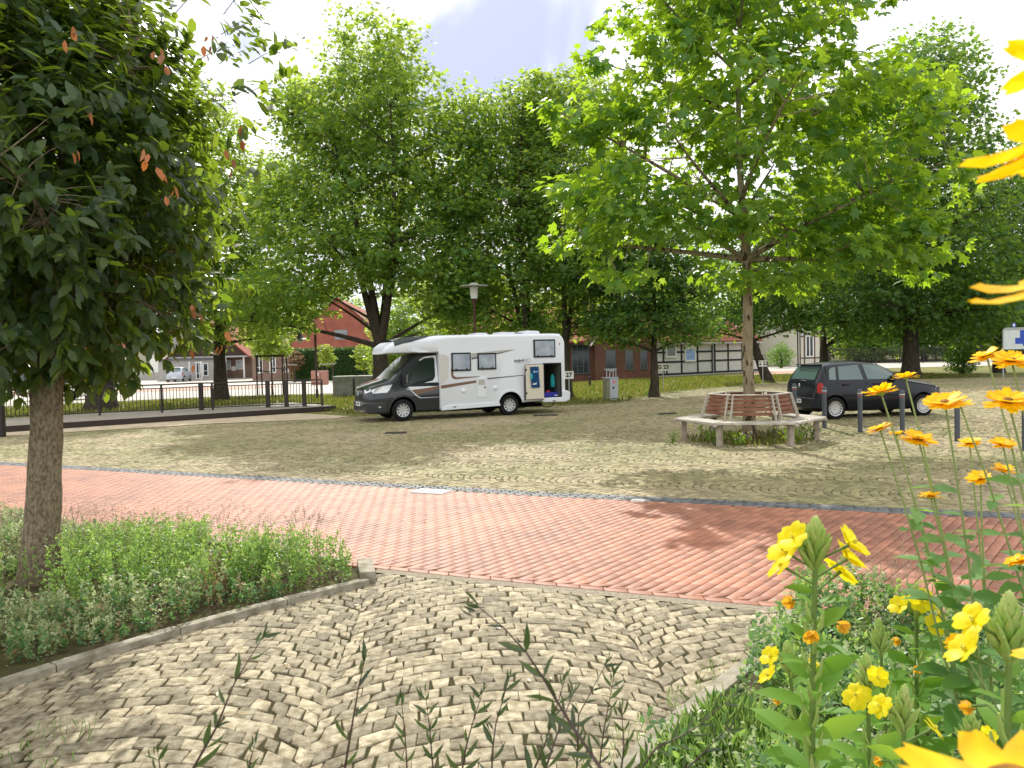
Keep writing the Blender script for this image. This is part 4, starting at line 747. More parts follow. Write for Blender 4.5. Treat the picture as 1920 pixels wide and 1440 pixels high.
def numsign(px, py, txt, label, d=None, w=.36, h=.3, ht=1.0):
    p = G(px, py); 
    if d: p = Vector((GX(px, d), d, hgt(GX(px, d), d)))
    t = thing('number_sign', label, 'sign', p, 0, 'number signs on the verge'); MB().tube([(0, .02, 0), (0, .02, ht)], .022, 8).build('post', M_gutter, t)
    o = MB().box(-w/2, w/2, -.012, 0, ht-.02, ht+h).build('sign_plate', M_plate, t, bevel=.004); text_mesh(txt, .26, M_ink, o, front((1, 0, 0), (0, -.018, ht+h*.47)), bold=.008); return t
numsign(1244, 737, 'G 23', 'small grey number sign on a post just right of the small dark maple', 37, .46, .32, .98)
numsign(1431, 724, 'G 23', 'small grey number sign on a post right of the plane tree trunk', 40, .42, .28, .98)
numsign(1067, 745, '27', 'small number sign peeping out right of the motorhome rear', 33, .4, .3, .62+.35)
# grey service pillar
p = Vector((4.06, 32.9, 0)); t = thing('service_pillar', 'grey metal service pillar with frame top and red sticker on the plaza edge', 'pillar', p, .35)
M_pil = mat('pillar_grey', (.36, .38, .42), .5, .4, var=.12, vscale=8); M_pild = mat('pillar_olive', (.2, .2, .12), .6, .3, var=.3, vscale=14)
MB().box(-.14, .24, -.2, .2, 0, .94).build('cabinet', M_pil, t, bevel=.012); MB().box(-.27, -.143, -.19, .19, 0, .86).build('side_panel', M_pild, t, bevel=.01); MB().box(-.3, .26, -.22, .22, .94, .98).build('cap', M_pil, t)
mb = MB()
for x in (-.22, -.08, .08, .2): mb.box(x-.015, x+.015, -.1, -.07, .98, 1.3); 
mb.box(-.26, .24, -.12, .1, 1.3, 1.33); mb.box(-.08, .08, -.1, -.07, 1.2, 1.23); mb.build('top_frame', M_pil, t)
MB().box(.0, .1, -.204, -.2, .74, .84).build('sticker', mat('red_sticker', (.6, .12, .1), .6), t); MB().box(-.02, .05, -.204, -.2, .5, .6).build('sticker', M_ink, t); MB().box(-.06, .14, -.204, -.2, .1, .13).build('label_strip', M_ink, t)
# notice board at the right edge
yb = 42; t = thing('notice_board', 'large white notice board with a blue map pattern on a pale post, right edge', 'notice board', (GX(1882, yb), yb, .16)); b0 = 1.5
MB().box(-.06, .0, -.06, 0, -.2, 2.55).build('post', M_gutter, t); MB().box(2.4, 2.46, -.06, 0, -.2, 2.55).build('post', M_gutter, t)
bo = MB().box(.003, 2.397, -.05, -.0, b0, 2.6).build('board', mat('board_white', (.6, .65, .62), .5, .4, var=.08, vscale=5), t, bevel=.01); M_blue = mat('board_blue', (.02, .07, .42), .5)
MB().box(.02, 2.38, -.09, -.055, 2.56, 2.64).build('top_rail', M_gutter, bo)
MB().prism([(.85, 2.5), (2.2, 2.5), (2.2, 1.65), (1.0, 1.65), (1.0, 1.78), (.6, 1.78), (.6, 2.1), (.85, 2.1)], -.056, -.052).build('blue_field', M_blue, bo)
MB().box(1.0, 2.3, -.059, -.056, 1.6, 1.66).build('white_strip', M_wframe, bo)
o = MB().box(.44, .64, -.04, -.02, 2.66, 2.88).build('pictogram_plate', M_blue, t); MB().box(.49, .59, -.045, -.041, 2.7, 2.84).build('pictogram', M_wframe, o)
# stakes round the young tree
mb = MB(); t = thing('tree_stakes', 'square timber frame of stakes round the young tree behind the railing', 'tree stakes', TY)
for x, y in ((-.75, -.4), (.75, -.4), (-.75, .5), (.75, .5)): MB().tube([(x, y, 0), (x, y, 2.35)], .045, 8).build('stake', M_wood, t)
for a_, b_ in (((-.85, -.4), (.85, -.4)), ((-.85, .5), (.85, .5)), ((-.75, -.5), (-.75, .6)), ((.75, -.5), (.75, .6))): MB().bar((*a_, 2.3), (*b_, 2.3), .04, .12).build('rail', M_wood, t)
MB().tube([(-.75, -.4, 1.5), (-.1, 0, 1.35), (.1, 0, 1.6), (.75, .5, 1.5)], .03, 6).build('tie', M_black, t)
for px, lab in ((545, 'low dark stake frame with grey lid round the brownish sapling'), (616, 'low dark stake frame round the sapling beside the meter cabinet')):
    q = G(px, 718); t = thing('sapling_guard', lab, 'sapling guard', q, 0, 'sapling guards by the hedge')
    for x in (-.45, .45): MB().box(x-.05, x+.05, -.3, -.2, 0, 1.6).build('stake', M_wood, t)
    MB().box(-.7, .7, -.35, -.15, 1.6, 1.68).build('cross_rail', M_grey, t)
# bollards
bol = thing('bollard', 'dark grey bollard right of the bench, leftmost in the row before the hatchback', 'bollard', G(1490, 792), 0, 'dark bollards in front of the hatchback')
M_bol = mat('bollard_grey', (.055, .065, .08), .45, .5)
MB().lathe([(0, -.1), (.052, -.1), (.052, .9), (.048, .94), (.03, .965), (0, .97)], 20).build('shaft', M_bol, bol, smooth=45); MB().lathe([(.0535, .86), (.0545, .862), (.0545, .885), (.0535, .887)], 20).build('reflective_band', mat('band_silver', (.5, .5, .5), .3), bol); MB().lathe([(.0535, .815), (.0542, .817), (.0542, .828), (.0535, .83)], 20).build('red_band', mat('band_red', (.5, .05, .03), .4), bol)
for px, py, lab in ((1546, 802, 'dark grey bollard in front of the hatchback rear wheel'), (1613, 810, 'dark grey bollard in front of the hatchback doors'), (1692, 814, 'dark grey bollard just left of the hatchback front wheel'), (1795, 827, 'dark grey bollard right of the hatchback nose'), (1922, 846, 'dark grey bollard cut by the right edge of the photo')):
    c_ = copy_tree(bol); c_.location = G(px, py); c_['label'] = lab
# ================================================================ VEHICLES
M_tyre = mat('tyre', (.012, .012, .013), .85, .2); M_rim = mat('rim_silver', (.5, .51, .53), .3, .5, metal=.75); M_wpaint = mat('white_gelcoat', (.68, .71, .76), .3, .5, coat=.3); M_graph = mat('graphite_paint', (.013, .016, .024), .32, .5, metal=.35, coat=.8)
M_carp = mat('black_blue_paint', (.006, .008, .015), .3, .25, coat=.25); M_blackp = mat('black_plastic', (.015, .015, .016), .6, .3); M_carglass = mat('car_glass', (.01, .02, .018), .12, .45); M_tint = mat('green_glass', (.09, .15, .14), .05, .8, coat=.5)
M_headl = mat('headlight_lens', (.62, .64, .66), .12, .7, metal=.3, coat=.6); M_redl = mat('tail_light', (.45, .015, .02), .15, .6, coat=.6); M_bronze = mat('bronze_decal', (.17, .10, .07), .45); M_greyd = mat('grey_decal', (.42, .41, .38), .45); M_dgreyd = mat('dark_grey_decal', (.12, .12, .13), .45)
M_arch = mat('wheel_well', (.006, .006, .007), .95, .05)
def wheel(par, x, y, z, r, w, spokes, side=-1, rimr=.62, name='wheel'):
    s = side; mb = MB(); mb.lathe([(r*.62, s*w*.5), (r*.88, s*w*.52), (r*.97, s*w*.42), (r, s*w*.2), (r, -s*w*.3), (r*.9, -s*w*.5), (r*.3, -s*w*.5)], 36, axis='y', c=(x, y, z)); o = mb.build(name, M_tyre, par, smooth=40)
    k = MB(); k.lathe([(r*rimr, s*w*.47), (r*rimr*.97, s*w*.53), (r*rimr*.9, s*w*.5), (r*rimr*.88, s*w*.3)], 36, axis='y', c=(x, y, z)); k.lathe([(0, s*w*.48), (r*.12, s*w*.48), (r*.16, s*w*.42), (r*.18, s*w*.35)], 20, axis='y', c=(x, y, z))
    for i in range(spokes):
        a = 2*math.pi*(i+.25)/spokes; c_, n_ = math.cos(a), math.sin(a); wd = r*.055 if spokes > 12 else r*.085
        for dy in (0,):
            a0 = Vector((x+c_*r*.12, y+s*w*.43, z+n_*r*.12)); a1 = Vector((x+c_*r*rimr*.93, y+s*w*.46, z+n_*r*rimr*.93)); t_ = Vector((-n_, 0, c_))*wd; dn = Vector((0, -s*.02, 0))
            k.add([a0-t_*1.3, a0+t_*1.3, a1+t_, a1-t_, a0-t_*1.3+dn, a0+t_*1.3+dn, a1+t_+dn, a1-t_+dn], [(0, 1, 2, 3), (4, 7, 6, 5), (0, 4, 5, 1), (1, 5, 6, 2), (2, 6, 7, 3), (3, 7, 4, 0)])
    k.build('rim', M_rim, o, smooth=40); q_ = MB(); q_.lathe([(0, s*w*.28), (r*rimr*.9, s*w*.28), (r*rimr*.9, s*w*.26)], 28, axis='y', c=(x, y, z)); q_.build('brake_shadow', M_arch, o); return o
def cyl_obj(x, y0, y1, z, r):
    mb = MB(); mb.lathe([(0, y0), (r, y0), (r, y1), (0, y1)], 48, axis='y', c=(x, 0, z)); o = mb.build('cutter', M_arch); bm = bmesh.new(); bm.from_mesh(o.data); bmesh.ops.remove_doubles(bm, verts=bm.verts, dist=1e-5); bmesh.ops.recalc_face_normals(bm, faces=bm.faces); bm.to_mesh(o.data); bm.free(); return o
def box_obj(*a, m=None): return MB().box(*a).build('cutter', m or M_arch)
def smoothi(x, X, Y, w=.05):
    xs = np.linspace(-w, w, 9); return float(np.mean(np.interp(x+xs, X, Y)))
def rrect(x, y0, y1, z0, z1, r, n=5, tum=0):
    pts = []; 
    for (cy, cz, a0) in ((y1-r, z1-r, 0), (y0+r, z1-r, 90), (y0+r, z0+r, 180), (y1-r, z0+r, 270)):
        for i in range(n): a = math.radians(a0+90*i/(n-1)); yy = cy+r*math.cos(a); zz = (cz+r*math.sin(a)) if cz > (z0+z1)/2 else z0+min(r, .05)*(1+math.sin(a)); pts.append((x, yy+(tum*(zz-z0)*(1 if yy < (y0+y1)/2 else -1)), zz))
    return pts
def motorhome():
    A = G(755.5, 790.5, 0); Bq = G(956.8, 779, 0); rz = math.atan2(Bq.y-A.y, Bq.x-A.x); t = thing('motorhome', 'white and graphite motorhome with bronze stripes and its rear locker open', 'motorhome', A, rz)
    Wd = 2.12
    # living body: roof line / overcab / skirt
    X = [-.47, -.44, -.4, -.3, -.19, .0, .16, .5, 1.11, 1.64, 5.3, 5.54, 5.64, 5.7]; ZT = [2.2, 2.28, 2.33, 2.4, 2.47, 2.545, 2.6, 2.64, 2.655, 2.665, 2.68, 2.67, 2.6, 2.5]
    wy = lambda x: float(np.interp(x, [-.47, -.4, -.2, .1, .6, 1.2], [.38, .27, .16, .1, .045, 0]))
    secs = []
    def sec(x, z0, inset=0): zt = float(np.interp(x, X, ZT)); return rrect(x, wy(x)+inset, Wd-wy(x)-inset, z0, zt-inset*.5, min(float(np.interp(x, [-.4, 0, .8, 1.5, 1.9], [.3, .3, .27, .14, .11])), (zt-z0)*.44), 7)
    for x in (-.47, -.44, -.4, -.34, -.26, -.16, 0, .2, .45, .8, 1.1, 1.235): secs.append(sec(x, 2.11))
    for x, z0 in ((1.24, .3), (1.5, .3), (2.2, .32), (3.0, .34), (3.6, .36), (4.2, .4), (4.75, .42), (5.3, .42), (5.55, .42)): secs.append(sec(x, z0))
    secs.append(sec(5.66, .45, .02)); secs.append(sec(5.72, .5, .06))
    mb = MB(); mb.loft(secs); body = mb.build('living_body', [M_wpaint, M_arch], t)
    cut(body, [cyl_obj(3.66, -.3, .55, .36, .425), cyl_obj(3.66, 1.6, 2.5, .36, .425), box_obj(4.91, 5.52, -.3, 1.9, .53, 1.66)])
    body.data.polygons.foreach_set('use_smooth', [True]*len(body.data.polygons)); body.data.set_sharp_from_angle(angle=math.radians(35))
    # lining of the locker
    lk = MB(); M_lin = mat('locker_lining', (.10, .11, .095), .8, .2); lk.box(4.9, 4.92, .03, 1.9, .5, 1.68); lk.box(5.51, 5.53, .03, 1.9, .5, 1.68); lk.box(4.92, 5.51, 1.86, 1.9, .5, 1.68); lk.box(4.92, 5.51, .03, 1.86, .5, .535); lk.box(4.92, 5.51, .03, 1.86, 1.65, 1.68); lk.build('locker', M_lin, t)
    fr = MB(); 
    for a_ in ((4.87, 4.915, .5, 1.69), (5.515, 5.56, .5, 1.69)): fr.box(a_[0], a_[1], -.012, .02, a_[2], a_[3])
    fr.box(4.915, 5.515, -.012, .02, 1.655, 1.69); fr.box(4.915, 5.515, -.012, .02, .5, .535); fr.build('locker_seal', M_blackp, t)
    # side decals, cover, panels on the near side
    def decal(name, poly, m, y=-.003, th=.002): return MB().prism(poly, y-th, y).build(name, m, t)
    decal('bronze_stripe', [(1.26, 1.075), (2.47, 1.2), (2.47, 1.12), (1.28, .97)], M_bronze); decal('grey_stripe', [(2.86, 1.26), (4.17, 1.32), (4.17, 1.3), (2.86, 1.21)], M_dgreyd)
    decal('front_panel_tint', [(1.245, 2.06), (1.45, 2.04), (1.56, 1.95), (1.52, 1.3), (1.4, 1.16), (1.245, 1.12)], mat('pale_grey_decal', (.55, .54, .51), .45)); decal('upper_swoosh', [(2.33, 2.07), (3.9, 2.18), (3.2, 2.05), (2.33, 1.94)], M_greyd); decal('upper_swoosh', [(2.33, 1.93), (3.0, 2.02), (3.9, 2.17), (3.1, 1.99), (2.33, 1.87)], M_dgreyd, -.006)
    decal('window_swoosh', [(1.62, 1.6), (1.69, 1.6), (1.7, 1.38), (1.78, 1.32), (2.6, 1.325), (2.6, 1.31), (1.76, 1.25), (1.66, 1.29), (1.62, 1.4)], M_bronze)
    dr = lambda name, x0, x1, z0, z1, m, y1=-.012, y0=.01, bev=.02: MB().box(x0, x1, y1, y0, z0, z1).build(name, m, t, bevel=bev)
    for (x0, x1, z0, z1) in ((1.64, 2.3, 1.51, 2.1), (2.53, 3.18, 1.53, 2.07), (4.54, 5.34, 1.88, 2.48)):
        o = MB().box(x0, x1, -.035, .01, z0, z1).build('window', M_blackp, t, bevel=.018); MB().box(x0+.045, x1-.045, -.04, -.033, z0+.05, z1-.05).build('pane', mat('acrylic_pane', (.19, .23, .29), .1, .7, var=.35, vscale=3, col2=(.32, .37, .44)), o, bevel=.002)
        for xx in (x0+.15, x1-.15): MB().box(xx-.03, xx+.03, -.046, -.041, z0+.055, z0+.085).build('latch', M_blackp, o)
    o = dr('service_hatch', 2.5, 2.82, .64, 1.3, M_wpaint, -.02, .01, .03); MB().box(2.54, 2.76, -.026, -.021, 1.05, 1.22).build('hatch_vent', M_greyd, o); MB().lathe([(0, -.03), (.03, -.03), (.03, -.02)], 12, axis='y', c=(2.76, 0, .96)).build('hatch_lock', M_blackp, o)
    for xx, zz in ((2.03, .87), (3.13, .92)): MB().lathe([(0, -.035), (.05, -.033), (.075, -.015), (.08, .0)], 24, axis='y', c=(xx, 0, zz)).build('vent_cap', M_wpaint, t, smooth=50)
    # skirt and arch lip
    sk = MB(); sk.prism([(1.24, .28), (3.3, .34), (3.25, .47), (1.5, .44), (1.38, .4)], -.03, .01); sk.build('side_skirt', M_wpaint, t, bevel=.012)
    aa = [(3.66+.47*math.cos(a), .36+.5*math.sin(a)) for a in np.linspace(math.radians(175), math.radians(15), 18)]; ab = [(3.66+.425*math.cos(a), .36+.425*math.sin(a)) for a in np.linspace(math.radians(15), math.radians(175), 18)]
    MB().prism(aa+ab, -.035, .01).build('wheel_arch_trim', M_wpaint, t, bevel=.006)
    sb = MB(); sb.prism([(4.76, .53), (4.86, .38), (5.7, .36), (5.86, .44), (5.88, .68), (5.78, .74), (5.56, .74), (5.56, .53)], -.03, Wd+.03); sb.build('rear_bumper', M_wpaint, t, bevel=.03); dr('reflector', 5.2, 5.3, .4, .43, M_blackp, -.036, -.03, 0); dr('reflector', 1.66, 1.75, .36, .39, M_blackp, -.036, -.03, 0)
    dr('side_marker_light', 5.5, 5.53, 2.28, 2.36, mat('marker_red', (.4, .08, .06), .4), -.006, .0, 0)
    # open locker door folded forward against the side
    d = MB().box(4.2, 4.86, -.075, -.045, .5, 1.65).build('locker_door', mat('cream_panel', (.62, .57, .47), .5, .4), t, bevel=.03); k = MB()
    for a_ in ((4.185, 4.2, .52, 1.63), (4.86, 4.875, .52, 1.63)): k.box(a_[0], a_[1], -.07, -.05, a_[2], a_[3])
    k.box(4.2, 4.86, -.07, -.05, 1.65, 1.665); k.box(4.2, 4.86, -.07, -.05, .485, .5); k.build('door_seal', M_blackp, d)
    for zz in (.68, 1.45): MB().box(4.2, 4.24, -.09, -.075, zz, zz+.06).build('door_latch', M_blackp, d)
    MB().box(4.165, 4.18, -.03, .0, .46, 1.3).build('rail_trim', M_blackp, t)
    # roof fittings
    MB().prism([(2.5, 2.67), (3.1, 2.67), (3.0, 2.73), (2.7, 2.74)], .35, 1.0).build('roof_hatch', M_wpaint, t, bevel=.015); MB().box(3.5, 4.05, .4, 1.0, 2.67, 2.75).build('roof_hatch', M_wpaint, t, bevel=.02); MB().prism([(4.35, 2.67), (5.0, 2.67), (4.95, 2.78), (4.5, 2.8)], .4, 1.1).build('roof_hatch', M_wpaint, t, bevel=.03); MB().box(4.06, 4.34, .45, .5, 2.67, 2.74).build('awning_rail', M_gutter, t)
    # overcab skylight on the sloped front
    sk = MB(); 
    tz = lambda x: float(np.interp(x, X, ZT))
    xsn = np.linspace(-.16, 1.16, 14); V = []; NC = 9
    for x in xsn:
        z1 = tz(x); y0_ = wy(x); r_ = min(float(np.interp(x, [-.4, 0, .8, 1.5, 1.9], [.3, .3, .27, .14, .11])), (z1-2.11)*.44); a_ = math.radians(float(np.interp(x, [-.16, .36, .84, 1.16], [8, 16, 48, 86])))
        for k in range(NC):
            if k < 5: an = a_+(math.pi/2-a_)*k/4; V.append((x, y0_+r_-(r_+.008)*math.cos(an), z1-r_+(r_+.008)*math.sin(an)))
            else: V.append((x, y0_+r_+(Wd-2*y0_-2*r_)*(k-4)/4, z1+.008))
    sk.add(V, [(NC*i+j, NC*i+NC+j, NC*i+NC+1+j, NC*i+1+j) for i in range(13) for j in range(NC-1)]); sk.build('skylight', M_carglass, t, smooth=60)
    MB().prism([(.3, 2.17), (.6, 2.13), (1.1, 2.13), (1.25, 2.17), (1.2, 2.2), (.7, 2.2), (.4, 2.26)], wy(.6)-.02, wy(.6)+.01).build('overcab_trim', M_wpaint, t, bevel=.008)
    text_mesh('nobel', .15, M_dgreyd, t, front((1, 0, 0), (4.0, -.004, 1.79)), bold=.006); text_mesh('ART', .15, M_greyd, t, front((1, 0, 0), (4.29, -.004, 1.795))); decal('underline', [(3.95, 1.7), (4.4, 1.71), (4.4, 1.716), (3.95, 1.706)], M_dgreyd)
    # cab ---------------------------------------------------------------
    ZX = [-1.1, -1.07, -1.02, -.93, -.7, -.45, -.3, .0, .3, .55, .7, 1.3]; ZZ = [.95, 1.0, 1.06, 1.12, 1.2, 1.27, 1.33, 1.62, 1.9, 2.08, 2.1, 2.1]
    WX = [-1.1, -1.07, -1.0, -.85, -.6, 0, 1.3]; WW = [.62, .7, .82, .92, .965, .985, .985]
    def csec(x):
        zt = smoothi(x, ZX, ZZ, .03); w = float(np.interp(x, WX, WW)); zb = float(np.interp(x, [-1.1, -1.0, -.5, 1.3], [.36, .27, .25, .25])); belt = min(zt-.05, float(np.interp(x, [-1.1, -.9, -.3, 1.3], [.92, 1.02, 1.14, 1.2])))
        wt = w-.02-max(0, zt-belt-.1)*.16; H = [(0, zb), (w-.1, zb), (w-.02, zb+.08), (w, (zb+belt)/2), (w-.005, belt-.06), (w-.03, belt), (wt, zt-.05), (wt-.07, zt-.005), (0, zt+.02)]
        c = Wd/2; return [(x, c+a, b) for a, b in H]+[(x, c-a, b) for a, b in H[-2:0:-1]]
    mb = MB(); mb.loft([csec(x) for x in list(np.linspace(-1.1, -.8, 9))+list(np.linspace(-.72, 1.3, 24))]); cab = mb.build('cab', [M_graph, M_arch], t)
    cut(cab, [cyl_obj(.04, -.3, .5, .35, .42), cyl_obj(.04, 1.6, 2.5, .35, .42)]); cab.data.polygons.foreach_set('use_smooth', [True]*len(cab.data.polygons)); cab.data.set_sharp_from_angle(angle=math.radians(38))
    def sy(x, z):                                        # near-side surface of the cab
        w = float(np.interp(x, WX, WW)); belt = 1.17
        zt = smoothi(x, ZX, ZZ, .03); wt = w-.02-max(0, zt-belt-.1)*.16; k = min(max((z-belt)/max(zt-.05-belt, .05), 0), 1); return Wd/2-(w-.005 if z < 1.1 else (w-.03)*(1-k)+wt*k)
    def side(name, poly, m, off=.006, par=t, th=.004):
        v = [(x, sy(x, z)-off, z) for x, z in poly]+[(x, sy(x, z)-off+th, z) for x, z in poly]; k = len(poly); q = MB(); q.add(v, [tuple(range(k)), tuple(range(2*k-1, k-1, -1))]+[(i, (i+1) % k, k+(i+1) % k, k+i) for i in range(k)]); o = q.build(name, m, par); return o
    side('door_upper', [(.2, 1.06), (.54, 1.12), (1.05, 1.24), (1.13, 1.36), (1.15, 1.93), (1.09, 1.975), (.8, 1.95), (.66, 1.87), (.64, 1.9), (.8, 1.99), (1.2, 2.04), (1.235, 1.1), (1.235, 1.05), (.33, .97)], M_wpaint, .008)
    side('door_bronze', [(.33, .96), (1.235, 1.06), (1.235, .97), (.47, .81)], M_bronze, .008)
    side('white_line', [(.17, 1.02), (.3, .99), (.5, .79), (.62, .715), (1.235, .715), (1.235, .705), (.6, .7), (.47, .78), (.29, .965), (.16, 1.0)], M_wpaint, .01)
    win = side('side_window', [(-.09, 1.1), (.21, 1.115), (.56, 1.15), (.89, 1.22), (1.05, 1.27), (1.11, 1.36), (1.13, 1.88), (1.08, 1.93), (.78, 1.9), (.61, 1.81), (.28, 1.52)], M_carglass, .011)
    side('door_gap', [(1.24, .3), (1.25, .3), (1.25, 2.05), (1.24, 2.05)], M_blackp, .009)
    h = MB().box(.98, 1.18, sy(1, 1.05)-.03, sy(1, 1.05)-.006, 1.12, 1.16).build('door_handle', M_blackp, t, bevel=.01)
    # windscreen
    q = MB(); c = Wd/2; V = []; xs_ = np.linspace(-.36, .52, 8)
    for x in xs_: zt = smoothi(x, ZX, ZZ, .03); wt = float(np.interp(x, WX, WW))-.15-max(0, zt-1.27)*.16; V += [(x, c-wt, zt+.006), (x, c-wt*.5, zt+.02), (x, c, zt+.026), (x, c+wt*.5, zt+.02), (x, c+wt, zt+.006)]
    q.add(V, [(5*i+j, 5*i+5+j, 5*i+6+j, 5*i+1+j) for i in range(7) for j in range(4)]); q.build('windscreen', M_carglass, t, smooth=60)
    side('mirror_glass_front', [(.02, 1.1), (.1, 1.1), (.1, 1.13), (.02, 1.13)], M_blackp, .02); mi = MB().box(.02, .12, -.16, .0, 1.16, 1.5).build('mirror', M_blackp, t, bevel=.03); MB().box(.122, .13, -.15, -.02, 1.2, 1.46).build('mirror_face', M_headl, mi)
    MB().bar((.06, -.04, 1.12), (.06, .1, 1.1), .05, .04).build('mirror_arm', M_blackp, t)
    # face
    def nosepatch(name, poly, m, off=.012):               # polygon in (y from centre, z) projected on the nose
        f = lambda y, z: -1.1+.0+max(0, abs(y)-.6)**1.5*1.1+max(0, z-.95)*.55
        v = [(f(y, z)-off, c+y, z) for y, z in poly]+[(f(y, z)+.03, c+y, z) for y, z in poly]; k = len(poly); q = MB(); q.add(v, [tuple(range(k)), tuple(range(2*k-1, k-1, -1))]+[(i, (i+1) % k, k+(i+1) % k, k+i) for i in range(k)]); return q.build(name, m, t)
    gr = nosepatch('grille', [(-.45, .66), (.45, .66), (.52, .98), (.45, 1.03), (-.45, 1.03), (-.52, .98)], M_blackp); q = MB()
    for i in range(5): q.box(-1.122-.0, -1.1, c-.47, c+.47, .71+i*.065, .73+i*.065)
    q.build('grille_bars', M_graph, gr); MB().lathe([(0, -1.14), (.06, -1.135), (.075, -1.12)], 20, axis='x', c=(0, c, .86)).build('badge', mat('badge_blue', (.25, .3, .4), .3, metal=.5), gr)
    lower = nosepatch('air_intake', [(-.62, .36), (.62, .36), (.62, .5), (-.62, .5)], M_blackp, .02)
    pl = MB().box(-1.155, -1.135, c-.26, c+.26, .5, .62).build('number_plate', M_wframe, t); text_mesh('SU·M 293', .1, M_ink, pl, front((0, -1, 0), (-1.158, c, .56)))
    bmp = MB(); bmp.loft([[(x, c+(w if s_ else -w), z) for (s_, z) in ((0, .3), (1, .3), (1, .62), (0, .62))] for x, w in ((-1.13, .7), (-1.08, .86), (-.9, .96), (-.5, .99))]); bmp.build('front_bumper', M_graph, t, bevel=.02)
    side('headlight', [(-.93, 1.0), (-.88, .9), (-.46, .92), (-.38, 1.0), (-.28, 1.16), (-.57, 1.12), (-.82, 1.06)], M_headl, .03, th=.03)
    nosepatch('headlight', [(.7, .9), (.86, .95), (.86, 1.05), (.66, 1.0)], M_headl); nosepatch('headlight', [(-.7, .9), (-.86, .95), (-.84, 1.06), (-.64, 1.0)], M_headl, .02); side('fog_lamp', [(-.88, .42), (-.66, .46), (-.66, .5), (-.86, .48)], M_headl, .04, th=.02)
    aa = [(.04+.47*math.cos(a), .35+.47*math.sin(a)) for a in np.linspace(math.radians(172), math.radians(12), 18)]; ab = [(.04+.42*math.cos(a), .35+.42*math.sin(a)) for a in np.linspace(math.radians(12), math.radians(172), 18)]
    side('wheel_arch_trim', aa+ab, M_graph, .03, th=.03)
    for x, z in ((.04, .345), (3.66, .345)): wheel(t, x, .18, z, .345, .22, 10, -1); wheel(t, x, Wd-.18, z, .345, .22, 10, 1)
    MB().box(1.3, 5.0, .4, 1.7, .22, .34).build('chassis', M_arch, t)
    # things in and on the locker
    def at(x, y, z): return t.matrix_basis @ Vector((x, y, z)) if False else Matrix.LocRotScale(A, Matrix.Rotation(rz, 3, 'Z').to_quaternion(), Vector((1, 1, 1))) @ Vector((x, y, z))
    tw = thing('beach_towel', 'dark blue patterned towel hanging on the open cream locker door', 'towel', at(4.36, -.09, .88), rz); q = MB(); V = []
    for i in range(13):
        z = .7*i/12
        for j in range(9): x = .03*(1-z/.7)+.31*j/8; V.append((x, -.008-.008*math.sin(j*1.9+i*.3)*(1-.3*z), z))
    n0 = len(V); V += [(x, y+.006, z) for x, y, z in V]; F = [(9*i+j, 9*i+j+1, 9*i+j+10, 9*i+j+9) for i in range(12) for j in range(8)]; F += [tuple(n0+k for k in f[::-1]) for f in F]; q.add(V, F); q.build('cloth', mat('towel_blue', (.01, .025, .12), .9, .1, var=.6, vscale=18, col2=(.02, .1, .2)), tw, smooth=60)
    MB().box(.0, .07, -.024, -.02, .3, .47).build('turquoise_patch', mat('turquoise', (.02, .4, .45), .8), tw); MB().prism([(.05, .12), (.12, .16), (.14, .13), (.2, .18), (.22, .12), (.12, .1)], -.024, -.02).build('white_print', M_wframe, tw); MB().prism([(.08, .52), (.14, .58), (.2, .53), (.28, .58), (.26, .52), (.18, .5)], -.024, -.02).build('pale_print', mat('pale_blue', (.3, .4, .6), .8), tw)
    j = thing('turquoise_bag', 'turquoise bag hanging inside the open rear locker', 'bag', at(5.4, .35, .85), rz); MB().lathe([(0, 0), (.06, .01), (.085, .1), (.08, .3), (.05, .42), (0, .46)], 14).build('bag_body', mat('turquoise', (.02, .4, .45), .8), j, smooth=60); MB().tube([(0, 0, .45), (.0, 0, .6), (.02, 0, .75)], .01, 6).build('strap', M_blackp, j)
    cr = thing('blue_crate', 'blue crate on the floor of the open rear locker', 'crate', at(5.2, .3, .535), rz); MB().box(-.24, .28, -.2, .25, 0, .16).build('box', mat('crate_blue', (.01, .02, .3), .5), cr, bevel=.012); MB().box(.14, .26, -.206, -.2, .04, .07).build('sticker', M_wframe, cr)
    sh_ = thing('red_shoe', 'red item lying on the blue crate in the locker', 'shoe', at(5.2, .3, .7), rz+.5); MB().loft([[(x, -w, 0), (x, w, 0), (x, w*.7, h), (x, -w*.7, h)] for x, w, h in ((-.1, .02, .02), (-.06, .035, .06), (.02, .04, .05), (.08, .03, .02))]).build('shoe_body', mat('shoe_red', (.5, .03, .08), .6), sh_, smooth=60)
    bk = thing('dark_backpack', 'dark bag standing at the left inside the open rear locker', 'bag', at(5.05, .9, .535), rz); MB().lathe([(0, 0), (.1, .02), (.12, .2), (.1, .38), (0, .45)], 12).build('bag_body', M_blackp, bk, smooth=60)
    return t, A, rz
MH, MHA, MHRZ = motorhome()
